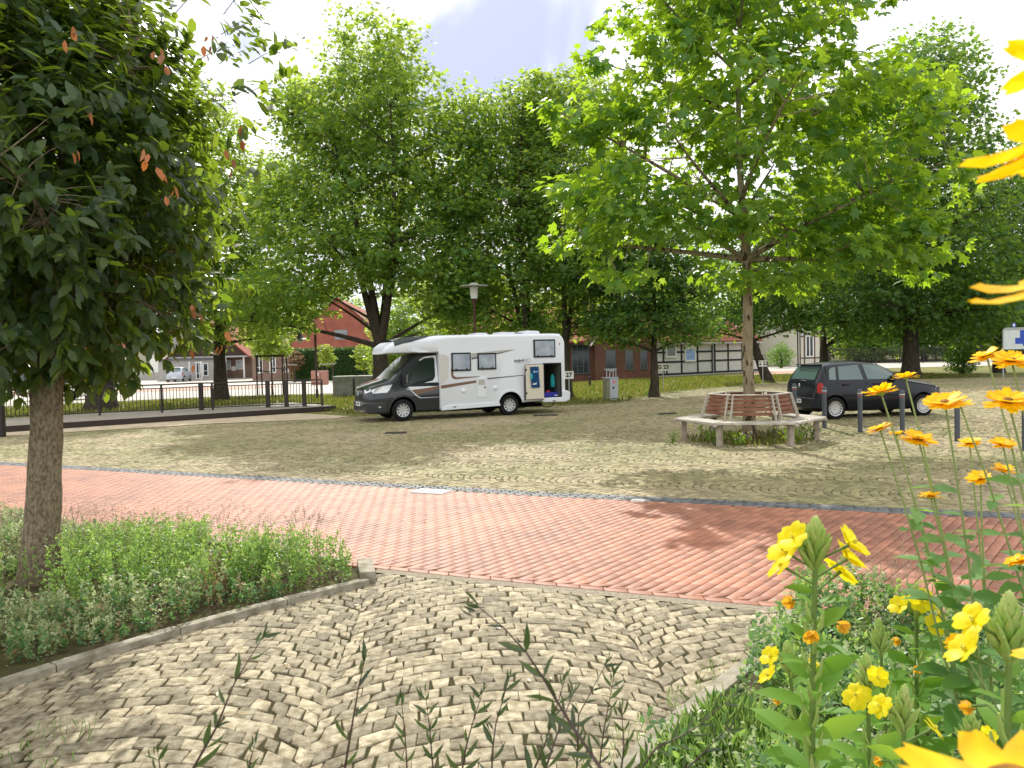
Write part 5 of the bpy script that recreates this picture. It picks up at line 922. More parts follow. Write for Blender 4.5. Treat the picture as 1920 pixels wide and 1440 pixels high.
# bicycle leaning behind the motorhome
def bicycle(loc, rz):
    t = thing('bicycle', 'dark bicycle standing behind the motorhome rear, mostly hidden', 'bicycle', loc, rz)
    for x in (0, 1.02):
        mb = MB(); R_ = .335; mb.tube([(x+R_*math.cos(a), 0, .35+R_*math.sin(a)) for a in np.linspace(0, 2*math.pi, 33)], .017, 8, cap=False); w_ = mb.build('wheel', M_tyre, t, smooth=60); sp = MB()
        for i in range(14): a = 2*math.pi*i/14; sp.tube([(x, 0, .35), (x+.32*math.cos(a), 0, .35+.32*math.sin(a))], .0018, 3)
        sp.build('spokes', M_gutter, w_)
    mb = MB()
    for a, b in (((0, 0, .35), (.42, 0, .3)), ((0, 0, .35), (.3, 0, .8)), ((.42, 0, .3), (.27, 0, .85)), ((.42, 0, .3), (.86, 0, .75)), ((.3, 0, .8), (.84, 0, .86)), ((1.02, 0, .35), (.82, 0, .98))): mb.tube([a, b], .017, 8)
    mb.build('frame', M_black, t, smooth=60); MB().tube([(.74, -.28, 1.02), (.82, -.12, .99), (.82, .12, .99), (.74, .28, 1.02)], .014, 8).build('handlebar', M_black, t, smooth=60)
    MB().loft([[(x, -w, .86), (x, w, .86), (x, w*.8, .92), (x, -w*.8, .92)] for x, w in ((.1, .08), (.2, .07), (.36, .02))]).build('saddle', M_blackp, t, bevel=.01)
Mh = Matrix.LocRotScale(MHA, Matrix.Rotation(MHRZ, 3, 'Z').to_quaternion(), Vector((1, 1, 1)))
bicycle(Mh @ Vector((5.35, 2.9, 0)), MHRZ-.15)
# ---- hatchback
def hatch(name, label, loc, rz, paint, glass, L0=-.52, L1=3.13, wb=2.46, plate='', spokes=16, s=1.0, tailm=None, cat='car'):
    t = thing(name, label, cat, loc, rz); t.scale = (s, s, s); HW = .825
    ZX = [L0, L0+.03, L0+.1, L0+.2, L0+.32, .1, .75, 1.25, 1.6, 1.98, 2.35, 2.75, 3.0, L1-.06, L1]; ZZ = [.62, .9, 1.02, 1.22, 1.39, 1.43, 1.455, 1.40, 1.24, 1.0, .93, .86, .78, .64, .52]
    BX_ = [L0, L0+.1, 0, 1.2, 2.0, 2.4, 3.0, L1]; BZ = [.8, .97, .98, .95, .92, .87, .72, .5]; WX = [L0, L0+.08, L0+.25, .2, 2.2, 2.7, 3.0, L1-.06, L1]; WW = [.66, .74, .8, HW, HW, .8, .73, .62, .5]
    def par(x):
        zt = smoothi(x, ZX, ZZ, .02); w = float(np.interp(x, WX, WW)); belt = min(zt-.04, float(np.interp(x, BX_, BZ))); zb = float(np.interp(x, [L0, L0+.15, 2.9, L1], [.3, .2, .2, .27])); return zt, w, belt, zb, w-.03-max(0, zt-belt-.05)*.38
    def sec(x):
        zt, w, belt, zb, wt = par(x); H = [(0, zb), (w-.12, zb), (w-.02, zb+.1), (w, zb+(belt-zb)*.5), (w-.012, belt-.08), (w-.045, belt), (wt+.015, zt-.06), (wt-.07, zt-.01), (wt-.3, zt+.01), (0, zt+.02)]
        return [(x, a, b) for a, b in H]+[(x, -a, b) for a, b in H[-2:0:-1]]
    mb = MB(); mb.loft([sec(x) for x in list(np.linspace(L0, L0+.4, 12))+list(np.linspace(L0+.47, L1-.25, 36))+list(np.linspace(L1-.2, L1, 7))]); body = mb.build('body', [paint, M_arch], t)
    cs = [cyl_obj(x, y0, y1, .29, .345) for x in (0, wb) for y0, y1 in ((-1.2, -.5), (.5, 1.2))]; cut(body, cs); body.data.polygons.foreach_set('use_smooth', [True]*len(body.data.polygons)); body.data.set_sharp_from_angle(angle=math.radians(50))
    def sy(x, z):
        zt, w, belt, zb, wt = par(x)
        if z <= belt: return w-.012
        k = min((z-belt)/max(zt-.06-belt, .03), 1); return (w-.045)*(1-k)+(wt+.015)*k
    def side(name, poly, m, sgn=-1, off=.006, th=.004, pr=None):
        v = [(x, sgn*(sy(x, z)+off), z) for x, z in poly]+[(x, sgn*(sy(x, z)+off-th), z) for x, z in poly]; k = len(poly); q = MB(); q.add(v, [tuple(range(k)), tuple(range(2*k-1, k-1, -1))]+[(i, (i+1) % k, k+(i+1) % k, k+i) for i in range(k)]); return q.build(name, m, pr or t)
    for sg in (-1, 1):
        side('side_glass', [(-.13, 1.02), (-.09, 1.27), (-.02, 1.32), (.09, 1.33), (.05, 1.01)], glass, sg); side('side_glass', [(.13, 1.01), (.16, 1.34), (.72, 1.38), (.8, 1.0)], glass, sg); side('side_glass', [(.92, 1.0), (.84, 1.38), (1.15, 1.365), (1.35, 1.31), (1.62, 1.14), (1.7, 1.0)], glass, sg)
        for x in (.06, .86, 1.8): side('door_gap', [(x, .3), (x+.008, .3), (x+.008, .95), (x, .95)], M_blackp, sg, .002)
        for x in (.3, 1.15): side('door_handle', [(x-.09, .86), (x+.09, .87), (x+.09, .9), (x-.09, .9)], paint, sg, .03, .025)
        side('side_strip', [(.36, .52), (2.05, .5), (2.05, .54), (.36, .56)], M_blackp, sg, .012, .01)
        side('tail_light', [(L0+.07, .7), (L0+.2, .68), (L0+.23, .8), (L0+.2, .93), (L0+.12, .95), (L0+.08, .9)], tailm or M_redl, sg, .012, .02); side('mirror', [(1.55, .97), (1.72, .97), (1.7, 1.09), (1.57, 1.08)], paint, sg, .15, .13); side('headlight', [(2.82, .68), (3.05, .58), (3.1, .66), (2.9, .78)], M_headl, sg, .01, .02)
        wheel(t, 0, sg*(HW-.1), .29, .29, .19, spokes, sg, .68); wheel(t, wb, sg*(HW-.1), .29, .29, .19, spokes, sg, .68)
    def topg(name, x0, x1, k0, k1, m, off=.008, nn=6):
        V = []
        for i in range(nn):
            x = x0+(x1-x0)*i/(nn-1); zt, w, belt, zb, wt = par(x); W_ = wt*(k0+(k1-k0)*i/(nn-1)); V += [(x, y*W_, zt+off+.012*(1-abs(y))) for y in (-1, -.5, 0, .5, 1)]
        q = MB(); q.add(V, [(5*i+j, 5*i+5+j, 5*i+6+j, 5*i+1+j) for i in range(nn-1) for j in range(4)]); return q.build(name, m, t, smooth=60)
    topg('windscreen', 1.3, 1.92, .84, .86, glass); topg('rear_window', L0+.09, L0+.29, .8, .86, glass, .014)
    MB().box(L0+.2, L0+.34, -.52, .52, 1.385, 1.41).build('spoiler', paint, t, bevel=.01); MB().loft([[(x, -w, .3), (x, w, .3), (x, w, .56), (x, -w, .56)] for x, w in ((L0-.06, .62), (L0-.01, .74), (L0+.2, .815))]).build('rear_bumper', paint, t, bevel=.02)
    pl = MB().box(L0-.075, L0-.062, -.2, .2, .42, .52).build('number_plate', M_wframe, t)
    if plate: text_mesh(plate, .09, M_ink, pl, front((0, -1, 0), (L0-.078, 0, .47)))
    MB().lathe([(0, -.012), (.045, -.01), (.05, 0)], 16, axis='x', c=(L0-.002, 0, .86)).build('badge', M_rim, t); MB().tube([(L0+.05, .0, 1.0), (L0+.03, -.3, .985)], .008, 5).build('wiper', M_blackp, t)
    return t
pc = G(1563, 787, .14); hatch('hatchback_car', 'dark blue-black hatchback parked behind the bollards', Vector((pc.x-.12, pc.y+.71, .14)), math.radians(9.5), M_carp, M_tint, plate='SU·H 204')
# cars far away at the left
M_silv = mat('silver_paint', (.42, .46, .52), .3, .5, metal=.3, coat=.5); M_whp = mat('white_paint', (.8, .8, .8), .3, .5, coat=.5); M_dkp = mat('dark_paint', (.04, .035, .06), .3, .5, coat=.6)
hatch('parked_van', 'silver people carrier seen from behind, parked by the grey entrance building', (GX(330, 88), 88, 0), math.radians(98), M_silv, M_tint, s=1.12, plate='', cat='van')
hatch('parked_car', 'white car behind the railing next to the old trunk', (GX(150, 47), 47, 0), math.radians(170), M_whp, M_carglass, s=1.0)
hatch('parked_car', 'pale silver car inside the shelter at the far left edge', (GX(28, 64), 64, 0), math.radians(60), M_silv, M_tint, s=1.1)
hatch('parked_car', 'dark car with red tail light right of the shelter at the left', (GX(50, 70), 70, 0), math.radians(130), M_dkp, M_carglass, s=1.05)
hatch('parked_car', 'small dark car seen through the gap between cottage and timbered house', (GX(1442, 96), 96, 0), math.radians(20), M_silv, M_carglass, s=1.0)
# bus shelter
t = thing('bus_shelter', 'green metal bus shelter with a small dome at the far left', 'shelter', (GX(22, 58), 58, 0), .3); M_shg = mat('shelter_glass', (.1, .16, .15), .1, .6)
for x in (-1.0, .25, .8): MB().box(x, x+.1, -.05, .05, 0, 2.5).build('post', M_dkgreen, t)
MB().box(-1.1, 1.0, -.1, 1.4, 2.5, 2.65).build('roof_frame', M_dkgreen, t); MB().lathe([(1.0, 2.65), (.8, 2.95), (.4, 3.15), (0, 3.22)], 16, c=(-.05, .65, 0)).build('dome', mat('dome_grey', (.3, .36, .34), .4), t, smooth=60); MB().box(-.9, .7, 1.32, 1.34, .3, 2.4).build('back_pane', M_shg, t)
# ================================================================ BENCH
def bench():
    t = thing('ring_bench', 'hexagonal slatted bench with grey seats and worn red-brown backrests around the plane tree', 'bench', (BX, BY, 0), math.radians(-11.4))
    M_seat = mat('weathered_seat', (.5, .46, .4), .7, .3, var=.3, vscale=6, bump=.4, bscale=40); M_slat = mat('red_brown_slat', (.17, .062, .036), .7, .3, vscale=4, col2=(.25, .12, .075), bump=.6, bscale=50, detail=8); M_leg = mat('concrete_leg', (.36, .31, .25), .85, .2, var=.25, vscale=9, bump=.3, bscale=60); M_arm = mat('pale_iron', (.4, .36, .3), .6, .4)
    H0 = .5; Ro, Ri = 1.62, 1.1
    for k in range(6):
        a0 = math.radians(60*k); a1 = math.radians(60*(k+1)); v = lambda r, a: Vector((r*math.cos(a), r*math.sin(a), 0)); seat = MB()
        for i in range(5):
            ra = Ri+(Ro-Ri)*i/5; rb = Ri+(Ro-Ri)*(i+1)/5-.018; p = [v(ra, a0), v(rb, a0), v(rb, a1), v(ra, a1)]; d = (v(1, a1)-v(1, a0)).normalized()*.035; p = [p[0]+d, p[1]+d, p[2]-d, p[3]-d]
            seat.add([(q.x, q.y, H0-.045) for q in p]+[(q.x, q.y, H0) for q in p], [(3, 2, 1, 0), (4, 5, 6, 7), (0, 1, 5, 4), (1, 2, 6, 5), (2, 3, 7, 6), (3, 0, 4, 7)])
        seat.build('seat', M_seat, t, bevel=.006)
        # backrest leaning inwards
        mid = (v(1, a0)+v(1, a1)).normalized(); tan = Vector((-mid.y, mid.x, 0)); ap = math.cos(math.radians(30)); back = MB()
        for i in range(5):
            f = i/4; r = (.95-.1*f)*ap; z = .63+.36*f; hw = (.95-.1*f)*.5-.075; c = mid*r
            back.bar(c-tan*hw+Vector((0, 0, z)), c+tan*hw+Vector((0, 0, z)), .022, .066)
        b = back.build('backrest', M_slat, t, bevel=.004); c = mid*(.84*ap); MB().bar(c-tan*.4+Vector((0, 0, 1.02)), c+tan*.4+Vector((0, 0, 1.02)), .09, .022).build('top_rail', M_seat, b, bevel=.004)
        for sg in (-1, 1):
            pts = [mid*(rr*ap)+tan*(sg*hw_)+Vector((0, 0, z)) for rr, hw_, z in ((1.02, .45, .46), (1.0, .44, .6), (.94, .41, .8), (.87, .385, 1.02))]; q = MB()
            for x_, y_ in zip(pts, pts[1:]): q.bar(x_+mid*.02, y_+mid*.02, .025, .05)
            q.build('back_bracket', M_arm, b)
        L = MB(); c = v(1.38, a0); L.M = Matrix.Translation(c) @ Matrix.Rotation(a0, 4, 'Z'); L.box(-.055, .055, -.055, .055, -.05, H0-.05); L.build('leg', M_leg, t, bevel=.012); q = MB(); q.bar(v(1.1, a0)+Vector((0, 0, H0-.065)), v(1.6, a0)+Vector((0, 0, H0-.065)), .06, .035); q.build('seat_bearer', M_arm, t)
bench()
# ================================================================ PLANTS
GRS = (LANCE[0]*np.array([.28, 1, 1]), LANCE[1])
rng = np.random.default_rng(99); random.seed(99)
blades('verge_grass', scatter_poly([(-5.5, 28), (4, 31.6), (6.3, 35), (14.5, 43.7), (26, 43.8), (26, 56), (-6, 52), (-8, 44), (-9, 33)], 26000), .17, M_blade, 2)
blades('railing_grass', scatter_poly([(-26, 24), (-16, 32), (-8.5, 36.5), (-8, 43), (-14, 45), (-26, 38)], 9000), .16, M_blade, 2)
# moss and dry leaf litter on the plaza joints, weeds round the bench
pit = scatter_poly([(BX+1.35*math.cos(a), BY+1.35*math.sin(a)) for a in np.linspace(0, 2*math.pi, 12)], 500); blades('bench_weeds_grass', pit, .14, M_blade, .5)
LM_weed = leafmat('weed_leaf', (.09, .19, .02), (.16, .26, .03), (.3, .5, .03), (.45, .6, .05), .4)
def weed(x, y, r, h, n, label, name='weed', size=.11, lm=None):
    t = thing(name, label, 'weed', (x, y, float(hgt(x, y)))); q = MB(); P = []
    for i in range(9):
        a = random.uniform(0, 6.28); d = Vector((math.cos(a)*r*random.uniform(.3, 1), math.sin(a)*r*random.uniform(.3, 1), h*random.uniform(.5, 1))); pts = [Vector((0, 0, -.02)), d*.5+Vector((0, 0, h*.2)), d]; q.tube(pts, [.006, .005, .003], 5)
        for _ in range(n//9): s = random.uniform(.25, 1); P.append(np.array(d*s)+rng.normal(0, .05, 3))
    q.build('stem', mat('weed_stem', (.12, .17, .05), .7), t, smooth=60); P = np.array(P); P[:, 2] = np.maximum(P[:, 2], .02); m_ = len(P); leaf_obj('leaves', P, rvec(m_)+[0, 0, .5], rvec(m_)*.6+[0, 0, .8], size*rng.uniform(.5, 1.1, m_), OVAL, lm or LM_weed, t)
weed(BX-.95, BY-.75, .45, .42, 110, 'leafy green weed under the ring bench, left of the plane trunk'); weed(BX-.45, BY-.9, .3, .3, 60, 'low weed under the ring bench between two front legs')
weed(BX+.75, BY-.75, .5, .5, 150, 'tallest yellow-green weed under the ring bench, right of the trunk'); weed(BX+1.3, BY-.2, .3, .3, 60, 'small weed beneath the right seat of the ring bench'); weed(BX-1.75, BY-.35, .18, .3, 60, 'thin tuft at the leftmost leg of the ring bench', size=.06)
# ---- sprig carpets in the beds
def sprigs(name, P2, h, m, leaf=.035, per=16, z=.03, lean=.25, tpl=OVAL, hv=None):
    n = len(P2); hh = h*rng.uniform(.6, 1.15, n) if hv is None else hv; ax = rvec(n)*lean+np.array([0, 0, 1]); ax /= np.linalg.norm(ax, axis=1, keepdims=True)
    s = rng.random((n, per))**.75; base = np.concatenate([P2, np.full((n, 1), z)], 1); pos = (base[:, None]+ax[:, None]*(s*hh[:, None])[..., None]).reshape(-1, 3)+rvec(n*per)*leaf*.45; k = n*per
    Y = rvec(k)+np.repeat(ax, per, 0)*.55; N = rvec(k)*.6+[0, 0, .7]; r = np.clip(np.repeat(rng.random(n), per)*.5+s.ravel()*.5, 0, 1)
    o = leaf_obj(name, pos, Y, N, leaf*rng.uniform(.6, 1.2, k), tpl, m, None, r); return tag(o, kind='stuff')
def stalks(name, P2, h, m, r=.0022, z=.03, lean=.15):
    q = MB()
    for x, y in P2:
        hh = h*random.uniform(.6, 1.1); a = random.uniform(0, 6.28); l = lean*hh*random.random(); q.tube([(x, y, z), (x+math.cos(a)*l*.3, y+math.sin(a)*l*.3, z+hh*.6), (x+math.cos(a)*l, y+math.sin(a)*l, z+hh)], [r, r*.9, r*.5], 4, cap=False)
    return tag(q.build(name, m), kind='stuff')
LM_cat = leafmat('catmint_leaf', (.09, .2, .045), (.2, .33, .09), (.28, .5, .06), (.5, .68, .14), .4); LM_pale = leafmat('pale_herb_leaf', (.17, .24, .10), (.42, .45, .25), (.35, .48, .14), (.6, .66, .34), .4); LM_dkh = leafmat('dark_herb_leaf', (.05, .13, .05), (.11, .21, .08), (.16, .36, .07), (.3, .5, .12), .35)
LM_dry = leafmat('dry_herb', (.22, .15, .07), (.35, .26, .13), (.35, .25, .1), (.5, .38, .2), .3); LM_spike = leafmat('spent_flower', (.25, .15, .12), (.38, .26, .2), (.4, .25, .2), (.5, .35, .28), .35)
def lump(P, f): return f*(.6+.55*np.sin(P[:, 0]*3.1+1)*np.sin(P[:, 1]*3.7)+.3*rng.random(len(P)))
lb = [(-1.42, 6.95), (-1.7, 7.35), (-3.14, 8.2), (-5.22, 9.25), (-6.55, 9.9), (-9, 11), (-8, 6), (-5, 3.6), (-3.85, 4.02), (-3.2, 4.88), (-2.84, 5.42), (-2.33, 6.02), (-1.75, 6.66)]
P = scatter_poly(lb, 5400); P = P[(np.hypot(P[:, 0]+4.33, P[:, 1]-7.1) > .33) & ~((np.abs(P[:, 0]+4.1+.6*(7-P[:, 1])*-.0) < .35) & (P[:, 1] < 7) & (P[:, 1] > 6.1) & (rng.random(len(P)) < .75))]; c1 = np.hypot((P[:, 0]+3.3)/1.25, (P[:, 1]-7.05)/.85) < 1; c2 = np.hypot((P[:, 0]+2.0)/.55, (P[:, 1]-7.0)/.5) < 1; gap = np.hypot((P[:, 0]+2.75)/.28, (P[:, 1]-7.75)/.5) < 1
dist = rng.random(len(P)); frontd = P[:, 1]-np.interp(P[:, 0], [-5, -3.9, -3.25, -2.9, -2.4, -1.85], [3.6, 4.1, 4.95, 5.5, 6.1, 6.75])
sprigs('catmint_ground_cover', P[c1 & ~gap], .42, LM_cat, .034, 30, hv=.54*(1-.35*np.hypot((P[c1 & ~gap][:, 0]+3.3)/1.25, (P[c1 & ~gap][:, 1]-7.05)/.85)**2)*rng.uniform(.8, 1.1, (c1 & ~gap).sum()))
sprigs('catmint_clump_ground_cover', P[c2], .34, LM_cat, .034, 28, hv=.46*(1-.5*np.hypot((P[c2][:, 0]+2.0)/.55, (P[c2][:, 1]-7.0)/.5)**2)*rng.uniform(.8, 1.1, c2.sum()))
rest = ~c1 & ~c2 & ~gap; a1 = rest & (dist < .68) & (frontd > .02); sprigs('pale_herb_ground_cover', P[a1], .25, LM_pale, .034, 22, hv=np.clip(lump(P[a1], .32), .1, .5))
a2 = rest & (dist >= .62); sprigs('dark_herb_ground_cover', P[a2], .22, LM_dkh, .038, 20, hv=np.clip(lump(P[a2], .3), .08, .46)); a3 = rest & (dist > .82); sprigs('dry_herb_ground_cover', P[a3], .2, LM_dry, .03, 14)
Pd = scatter_poly([(-2.7, 6.1), (-2.3, 6.4), (-2.35, 7.0), (-2.75, 7.6), (-3.0, 7.2), (-2.6, 6.6)], 200); sprigs('dry_patch_ground_cover', Pd, .2, LM_dry, .028, 16)
# spent flower stalks standing above the clumps
Ps = np.concatenate([np.stack([rng.uniform(-5.0, -2.5, 130), rng.normal(7.45, .22, 130)], 1)+np.array([0, 0]), np.stack([rng.uniform(-2.5, -1.6, 40), rng.normal(7.15, .15, 40)], 1), np.stack([rng.uniform(-6.5, -4.2, 80), rng.uniform(6, 9, 80)], 1)])
Ps[:, 1] = np.minimum(Ps[:, 1], near(Ps[:, 0])-.15)
st = stalks('spent_stalks', Ps, .6, mat('stalk', (.36, .28, .17), .8), .0018, lean=.5)
Pq = Ps[:, :]; sprigs('spent_flower_spikes', np.repeat(Pq, 1, 0)+rng.normal(0, .01, Pq.shape), .1, LM_spike, .018, 16, z=.48, lean=.3, tpl=DIA, hv=rng.uniform(.05, .16, len(Pq)))
# right bed
rb_ = [(1.55, 4.95), (2.05, 5.75), (3.4, 5.3), (6, 4.4), (6, 1.5), (1.1, 1.6), (.25, 2.4), (.62, 3.55), (1.1, 4.15)]
P = scatter_poly(rb_, 5200); dd_ = rng.random(len(P)); fr_ = P[:, 1] > 4.4; 
m1 = (dd_ < .3); m2 = (dd_ >= .3) & (dd_ < .62); m3 = (dd_ > .55) & (P[:, 0] < 1.5+.0*P[:, 1]) & (P[:, 1] < 4.2)
sprigs('green_ground_cover', P[m2], .3, LM_cat, .045, 18, hv=np.clip(lump(P[m2], .3), .12, .45)); sprigs('pale_ground_cover', P[m1], .32, LM_pale, .03, 20, hv=np.clip(lump(P[m1], .36), .12, .5)); m4 = dd_ > .62
sprigs('dark_ground_cover', P[m4], .28, LM_dkh, .055, 14, hv=np.clip(lump(P[m4], .3), .1, .42))
Pg = scatter_poly([(.25, 2.3), (.6, 3.5), (1.0, 4.0), (1.2, 3.9), (1.25, 3.0), (1.2, 2.2), (.9, 1.9)], 5500); M_lg = leafmat('garden_grass', (.1, .2, .05), (.25, .36, .12), (.25, .45, .06), (.45, .6, .15), .4)
blades('garden_grass', Pg, .22, M_lg, .5, .03, GRS)
blades('joint_grass', np.concatenate([scatter_poly([(-.3, 2.6), (.5, 3.75), (1.4, 4.95), (1.25, 5.0), (.35, 3.85), (-.5, 2.7)], 260), scatter_poly([(-2.6, 3.8), (-2.2, 3.8), (-2.2, 4.4), (-2.6, 4.3)], 60)]), .06, M_lg, .5, 0, GRS)
P = scatter_poly([(2.0, 5.4), (2.05, 5.75), (3.4, 5.3), (5, 4.8), (5, 4.4), (3.2, 4.9)], 90); stalks('thin_stalks', P, .62, mat('stalk', (.3, .2, .13), .8), .002, lean=.3); sprigs('thin_spikes', P, .1, LM_spike, .016, 14, z=.45, tpl=DIA, hv=rng.uniform(.05, .16, len(P)))
# ---- evening primroses
M_stem = mat('green_stem', (.14, .22, .05), .6, .3, var=.2, vscale=20); M_pet = leafmat('yellow_petal', (.78, .62, .0), (.95, .84, .02), (.85, .7, .0), (.98, .9, .04), .5, .5, .2); M_wilt = leafmat('wilted_petal', (.7, .33, .02), (.8, .5, .03), (.8, .4, .02), (.9, .55, .03), .45)
LM_prim = leafmat('primrose_leaf', (.08, .2, .025), (.15, .3, .04), (.28, .52, .03), (.5, .7, .06), .42, .55, .2); M_bud = mat('bud_green', (.26, .42, .08), .6, .3, var=.4, vscale=60, col2=(.38, .44, .14)); M_golden = leafmat('golden_petal', (.86, .43, .0), (.98, .7, .01), (.88, .46, .0), (.99, .76, .02), .45, .5, .2); M_disc = mat('flower_disc', (.28, .12, .01), .8, .2, var=.5, vscale=120, bump=.6, bscale=200)
def petalpatch(V, F, c, out, side, L_, w, cup, notch=0, curl=0, nu=4, nv=5):
    up_ = out.cross(side).normalized(); b = len(V)
    for i in range(nv+1):
        t = i/nv; ww = w*math.sin(math.pi*min(.12+t*.72, .95))**.7*(1 if t < .95 else .72)
        for j in range(nu+1):
            s = (j/nu*2-1); l = t*L_*(1-(notch*(1-abs(s)) if t > .9 else 0)); V.append(c+out*l+side*(s*ww)+up_*(cup*L_*(t*t+.25*s*s)-curl*L_*t**3))
    for i in range(nv):
        for j in range(nu): q = b+i*(nu+1)+j; F.append((q, q+1, q+nu+2, q+nu+1))
def flower4(parent, c, axis, size, m=None, openness=.9, name='flower'):
    axis = axis.normalized(); x = axis.orthogonal().normalized(); y = axis.cross(x); V = []; F = []; a0 = random.uniform(0, 1.5)
    for k in range(4):
        a = a0+k*math.pi/2; d = x*math.cos(a)+y*math.sin(a); out = (d*openness+axis*(1-openness+.15)).normalized(); sd_ = axis.cross(d).normalized(); petalpatch(V, F, c+axis*.0015*k, out, -sd_, size, size*.56, .22, .12)
    o = npmesh(name, [tuple(v) for v in V], F, m or M_pet, parent, rng.random(len(V)), smooth=True); q = MB()
    for k in range(7): d = rvec(1)[0]; q.tube([c, c+axis*size*.35+Vector(d)*size*.12], [.0012, .0016], 4)
    q.build('stamens', mat('stamen', (.6, .55, .05), .7), o); return o
def primrose(px0, py0, px1, py1, y, label, size=.034, nleaf=46, nfl=5, nbud=30, leaf=.13, wilt=5, side=(), bush=1.):
    top = D(px0, py0, y); b = D(px1, py1, y); b = Vector((b.x+(b.x-top.x)*.6, b.y+.02, .03)) if b.z > .03 else b; t = thing('evening_primrose', label, 'evening primrose', b, 0, 'evening primroses'); T = top-b; H_ = T.length; ax = T.normalized(); q = MB(); bend = Vector((random.gauss(0, .012), random.gauss(0, .01), 0))
    at = lambda s: T*s+bend*math.sin(math.pi*s); R_ = .0075*bush; q.tube([at(i/11) for i in range(12)], [R_*(1-.45*i/11) for i in range(12)], 10); 
    xx = ax.orthogonal().normalized(); yy = ax.cross(xx); dirn = lambda a: xx*math.cos(a)+yy*math.sin(a); tubes = MB()
    # buds packed round the tip
    L_ = .046*bush
    for i in range(nbud):
        f = (i+.5)/nbud; a = i*2.4; p = at(1-f*.085/max(H_, .5)*1.0)-ax*.0; d = (dirn(a)*(.15+.55*f)+ax*1.0).normalized(); l = L_*(.4+.8*f); tubes.tube([p, p+d*l*.35, p+d*l*.75, p+d*l*1.15], [.002, .0052*bush, .0056*bush, .0008], 7)
    tubes.build('buds', M_bud, t, smooth=60); tubes = MB()
    for i in range(22):                                   # seed pods hugging the stem below
        s = 1-(.17+.4*i/22)/max(H_, .5); a = i*2.4+.5; p = at(s); tubes.tube([p, p+dirn(a)*.014+ax*.02, p+dirn(a)*.02+ax*.05], [.0035, .0045*bush, .0015], 6)
    tubes.build('seed_pods', M_bud, t, smooth=60)
    for i in range(nfl):
        a = i*2.4+random.uniform(-.4, .4) if not side else side[i % len(side)]; s = 1-(.05+.09*i/max(nfl, 1)+.0)/max(H_, .5); p = at(s); d = dirn(a) if not side else (rt*math.cos(a)+fw*math.sin(a)*-1); d = (d*.9+ax*.55).normalized(); e = p+d*.06*bush; q.tube([p, p+d*.03, e], [.002, .002, .0035], 6); flower4(t, e, (d+ax*.25).normalized(), size*bush*random.uniform(.62, .98), None, random.uniform(.6, .95))
    for i in range((wilt+2)//3):
        a = i*2.4+1.1; s = 1-(.16+.14*i/max(wilt, 1))/max(H_, .5); p = at(s); d = (dirn(a)*1.0+ax*.15).normalized(); e = p+d*.055*bush+ax*-.005; q.tube([p, p+d*.03+ax*.01, e], [.0018, .0018, .0025], 5); o = flower4(t, e, (d-ax*.8).normalized(), size*.5*bush, M_wilt, .3, 'wilted_flower')
    q.build('stem', M_stem, t, smooth=60)
    nleaf = int(nleaf*1.7); A_ = np.arange(nleaf)*2.4; S_ = 1-(.10+np.linspace(0, 1, nleaf)**.9*(H_-.1))/H_; pos = np.array([at(s) for s in S_]); dn = np.array([dirn(a) for a in A_]); sz = leaf*(.6+.55*np.minimum(np.linspace(0, 1, nleaf)*5, 1))*rng.uniform(.75, 1.2, nleaf); Y = dn+np.array(ax)*.45+rvec(nleaf)*.12; N = np.array(ax)[None]*.75-dn*.2+rvec(nleaf)*.45-np.array(fw)*.45
    WL = (np.array([(0, 0, 0), (.07, .12, .01), (.17, .4, .0), (.13, .72, -.05), (0, 1, -.2), (-.13, .72, -.05), (-.17, .4, 0), (-.07, .12, .01), (0, .4, -.03), (0, .72, -.08)]), np.array([(0, 1, 2, 8), (8, 2, 3, 9), (9, 3, 4, 5), (6, 8, 9, 5), (0, 8, 6, 7)]))
    leaf_obj('leaves', pos, Y, N, sz, WL, LM_prim, t); return t
primrose(1530, 990, 1556, 1440, 1.5, 'tallest evening primrose with a fat green bud cone and large yellow flowers', .037, 62, 6, 44, .105, 7, (2.6, .35, 2.9, .1, 3.3, -.3), 1.15)
primrose(1718, 1108, 1735, 1300, 2.15, 'evening primrose with an open yellow flower facing the path, right of the tallest one', .036, 52, 4, 26, .12, 5, (1.8, 2.8, .3, 1.2), 1.1)
primrose(1648, 1172, 1670, 1330, 2.1, 'evening primrose with narrow closed bud tip between two flowering ones', .03, 44, 0, 24, .11, 3, (), 1.0)
primrose(1476, 1215, 1500, 1400, 2.0, 'short evening primrose at the left edge of the right bed', .034, 40, 3, 22, .11, 3, (2.8, .2, 3.3), 1.05)
primrose(1624, 1240, 1640, 1400, 1.7, 'evening primrose low in the bed with one flower below its buds', .034, 44, 2, 18, .12, 2, (1.6, 2.4), 1.0)
primrose(1696, 1302, 1710, 1440, 1.5, 'evening primrose with small upright buds in the bottom right corner', .03, 44, 2, 20, .12, 2, (2.9, .2), 1.0)
primrose(1820, 1345, 1850, 1440, 1.7, 'leafy evening primrose without open flowers near the right edge', .03, 46, 1, 20, .13, 2, (1.5,), 1.0)
primrose(1893, 1135, 1925, 1440, 1.05, 'big close evening primrose with thick buds at the right edge', .03, 46, 2, 40, .1, 4, (3.0, 3.3), 1.0)
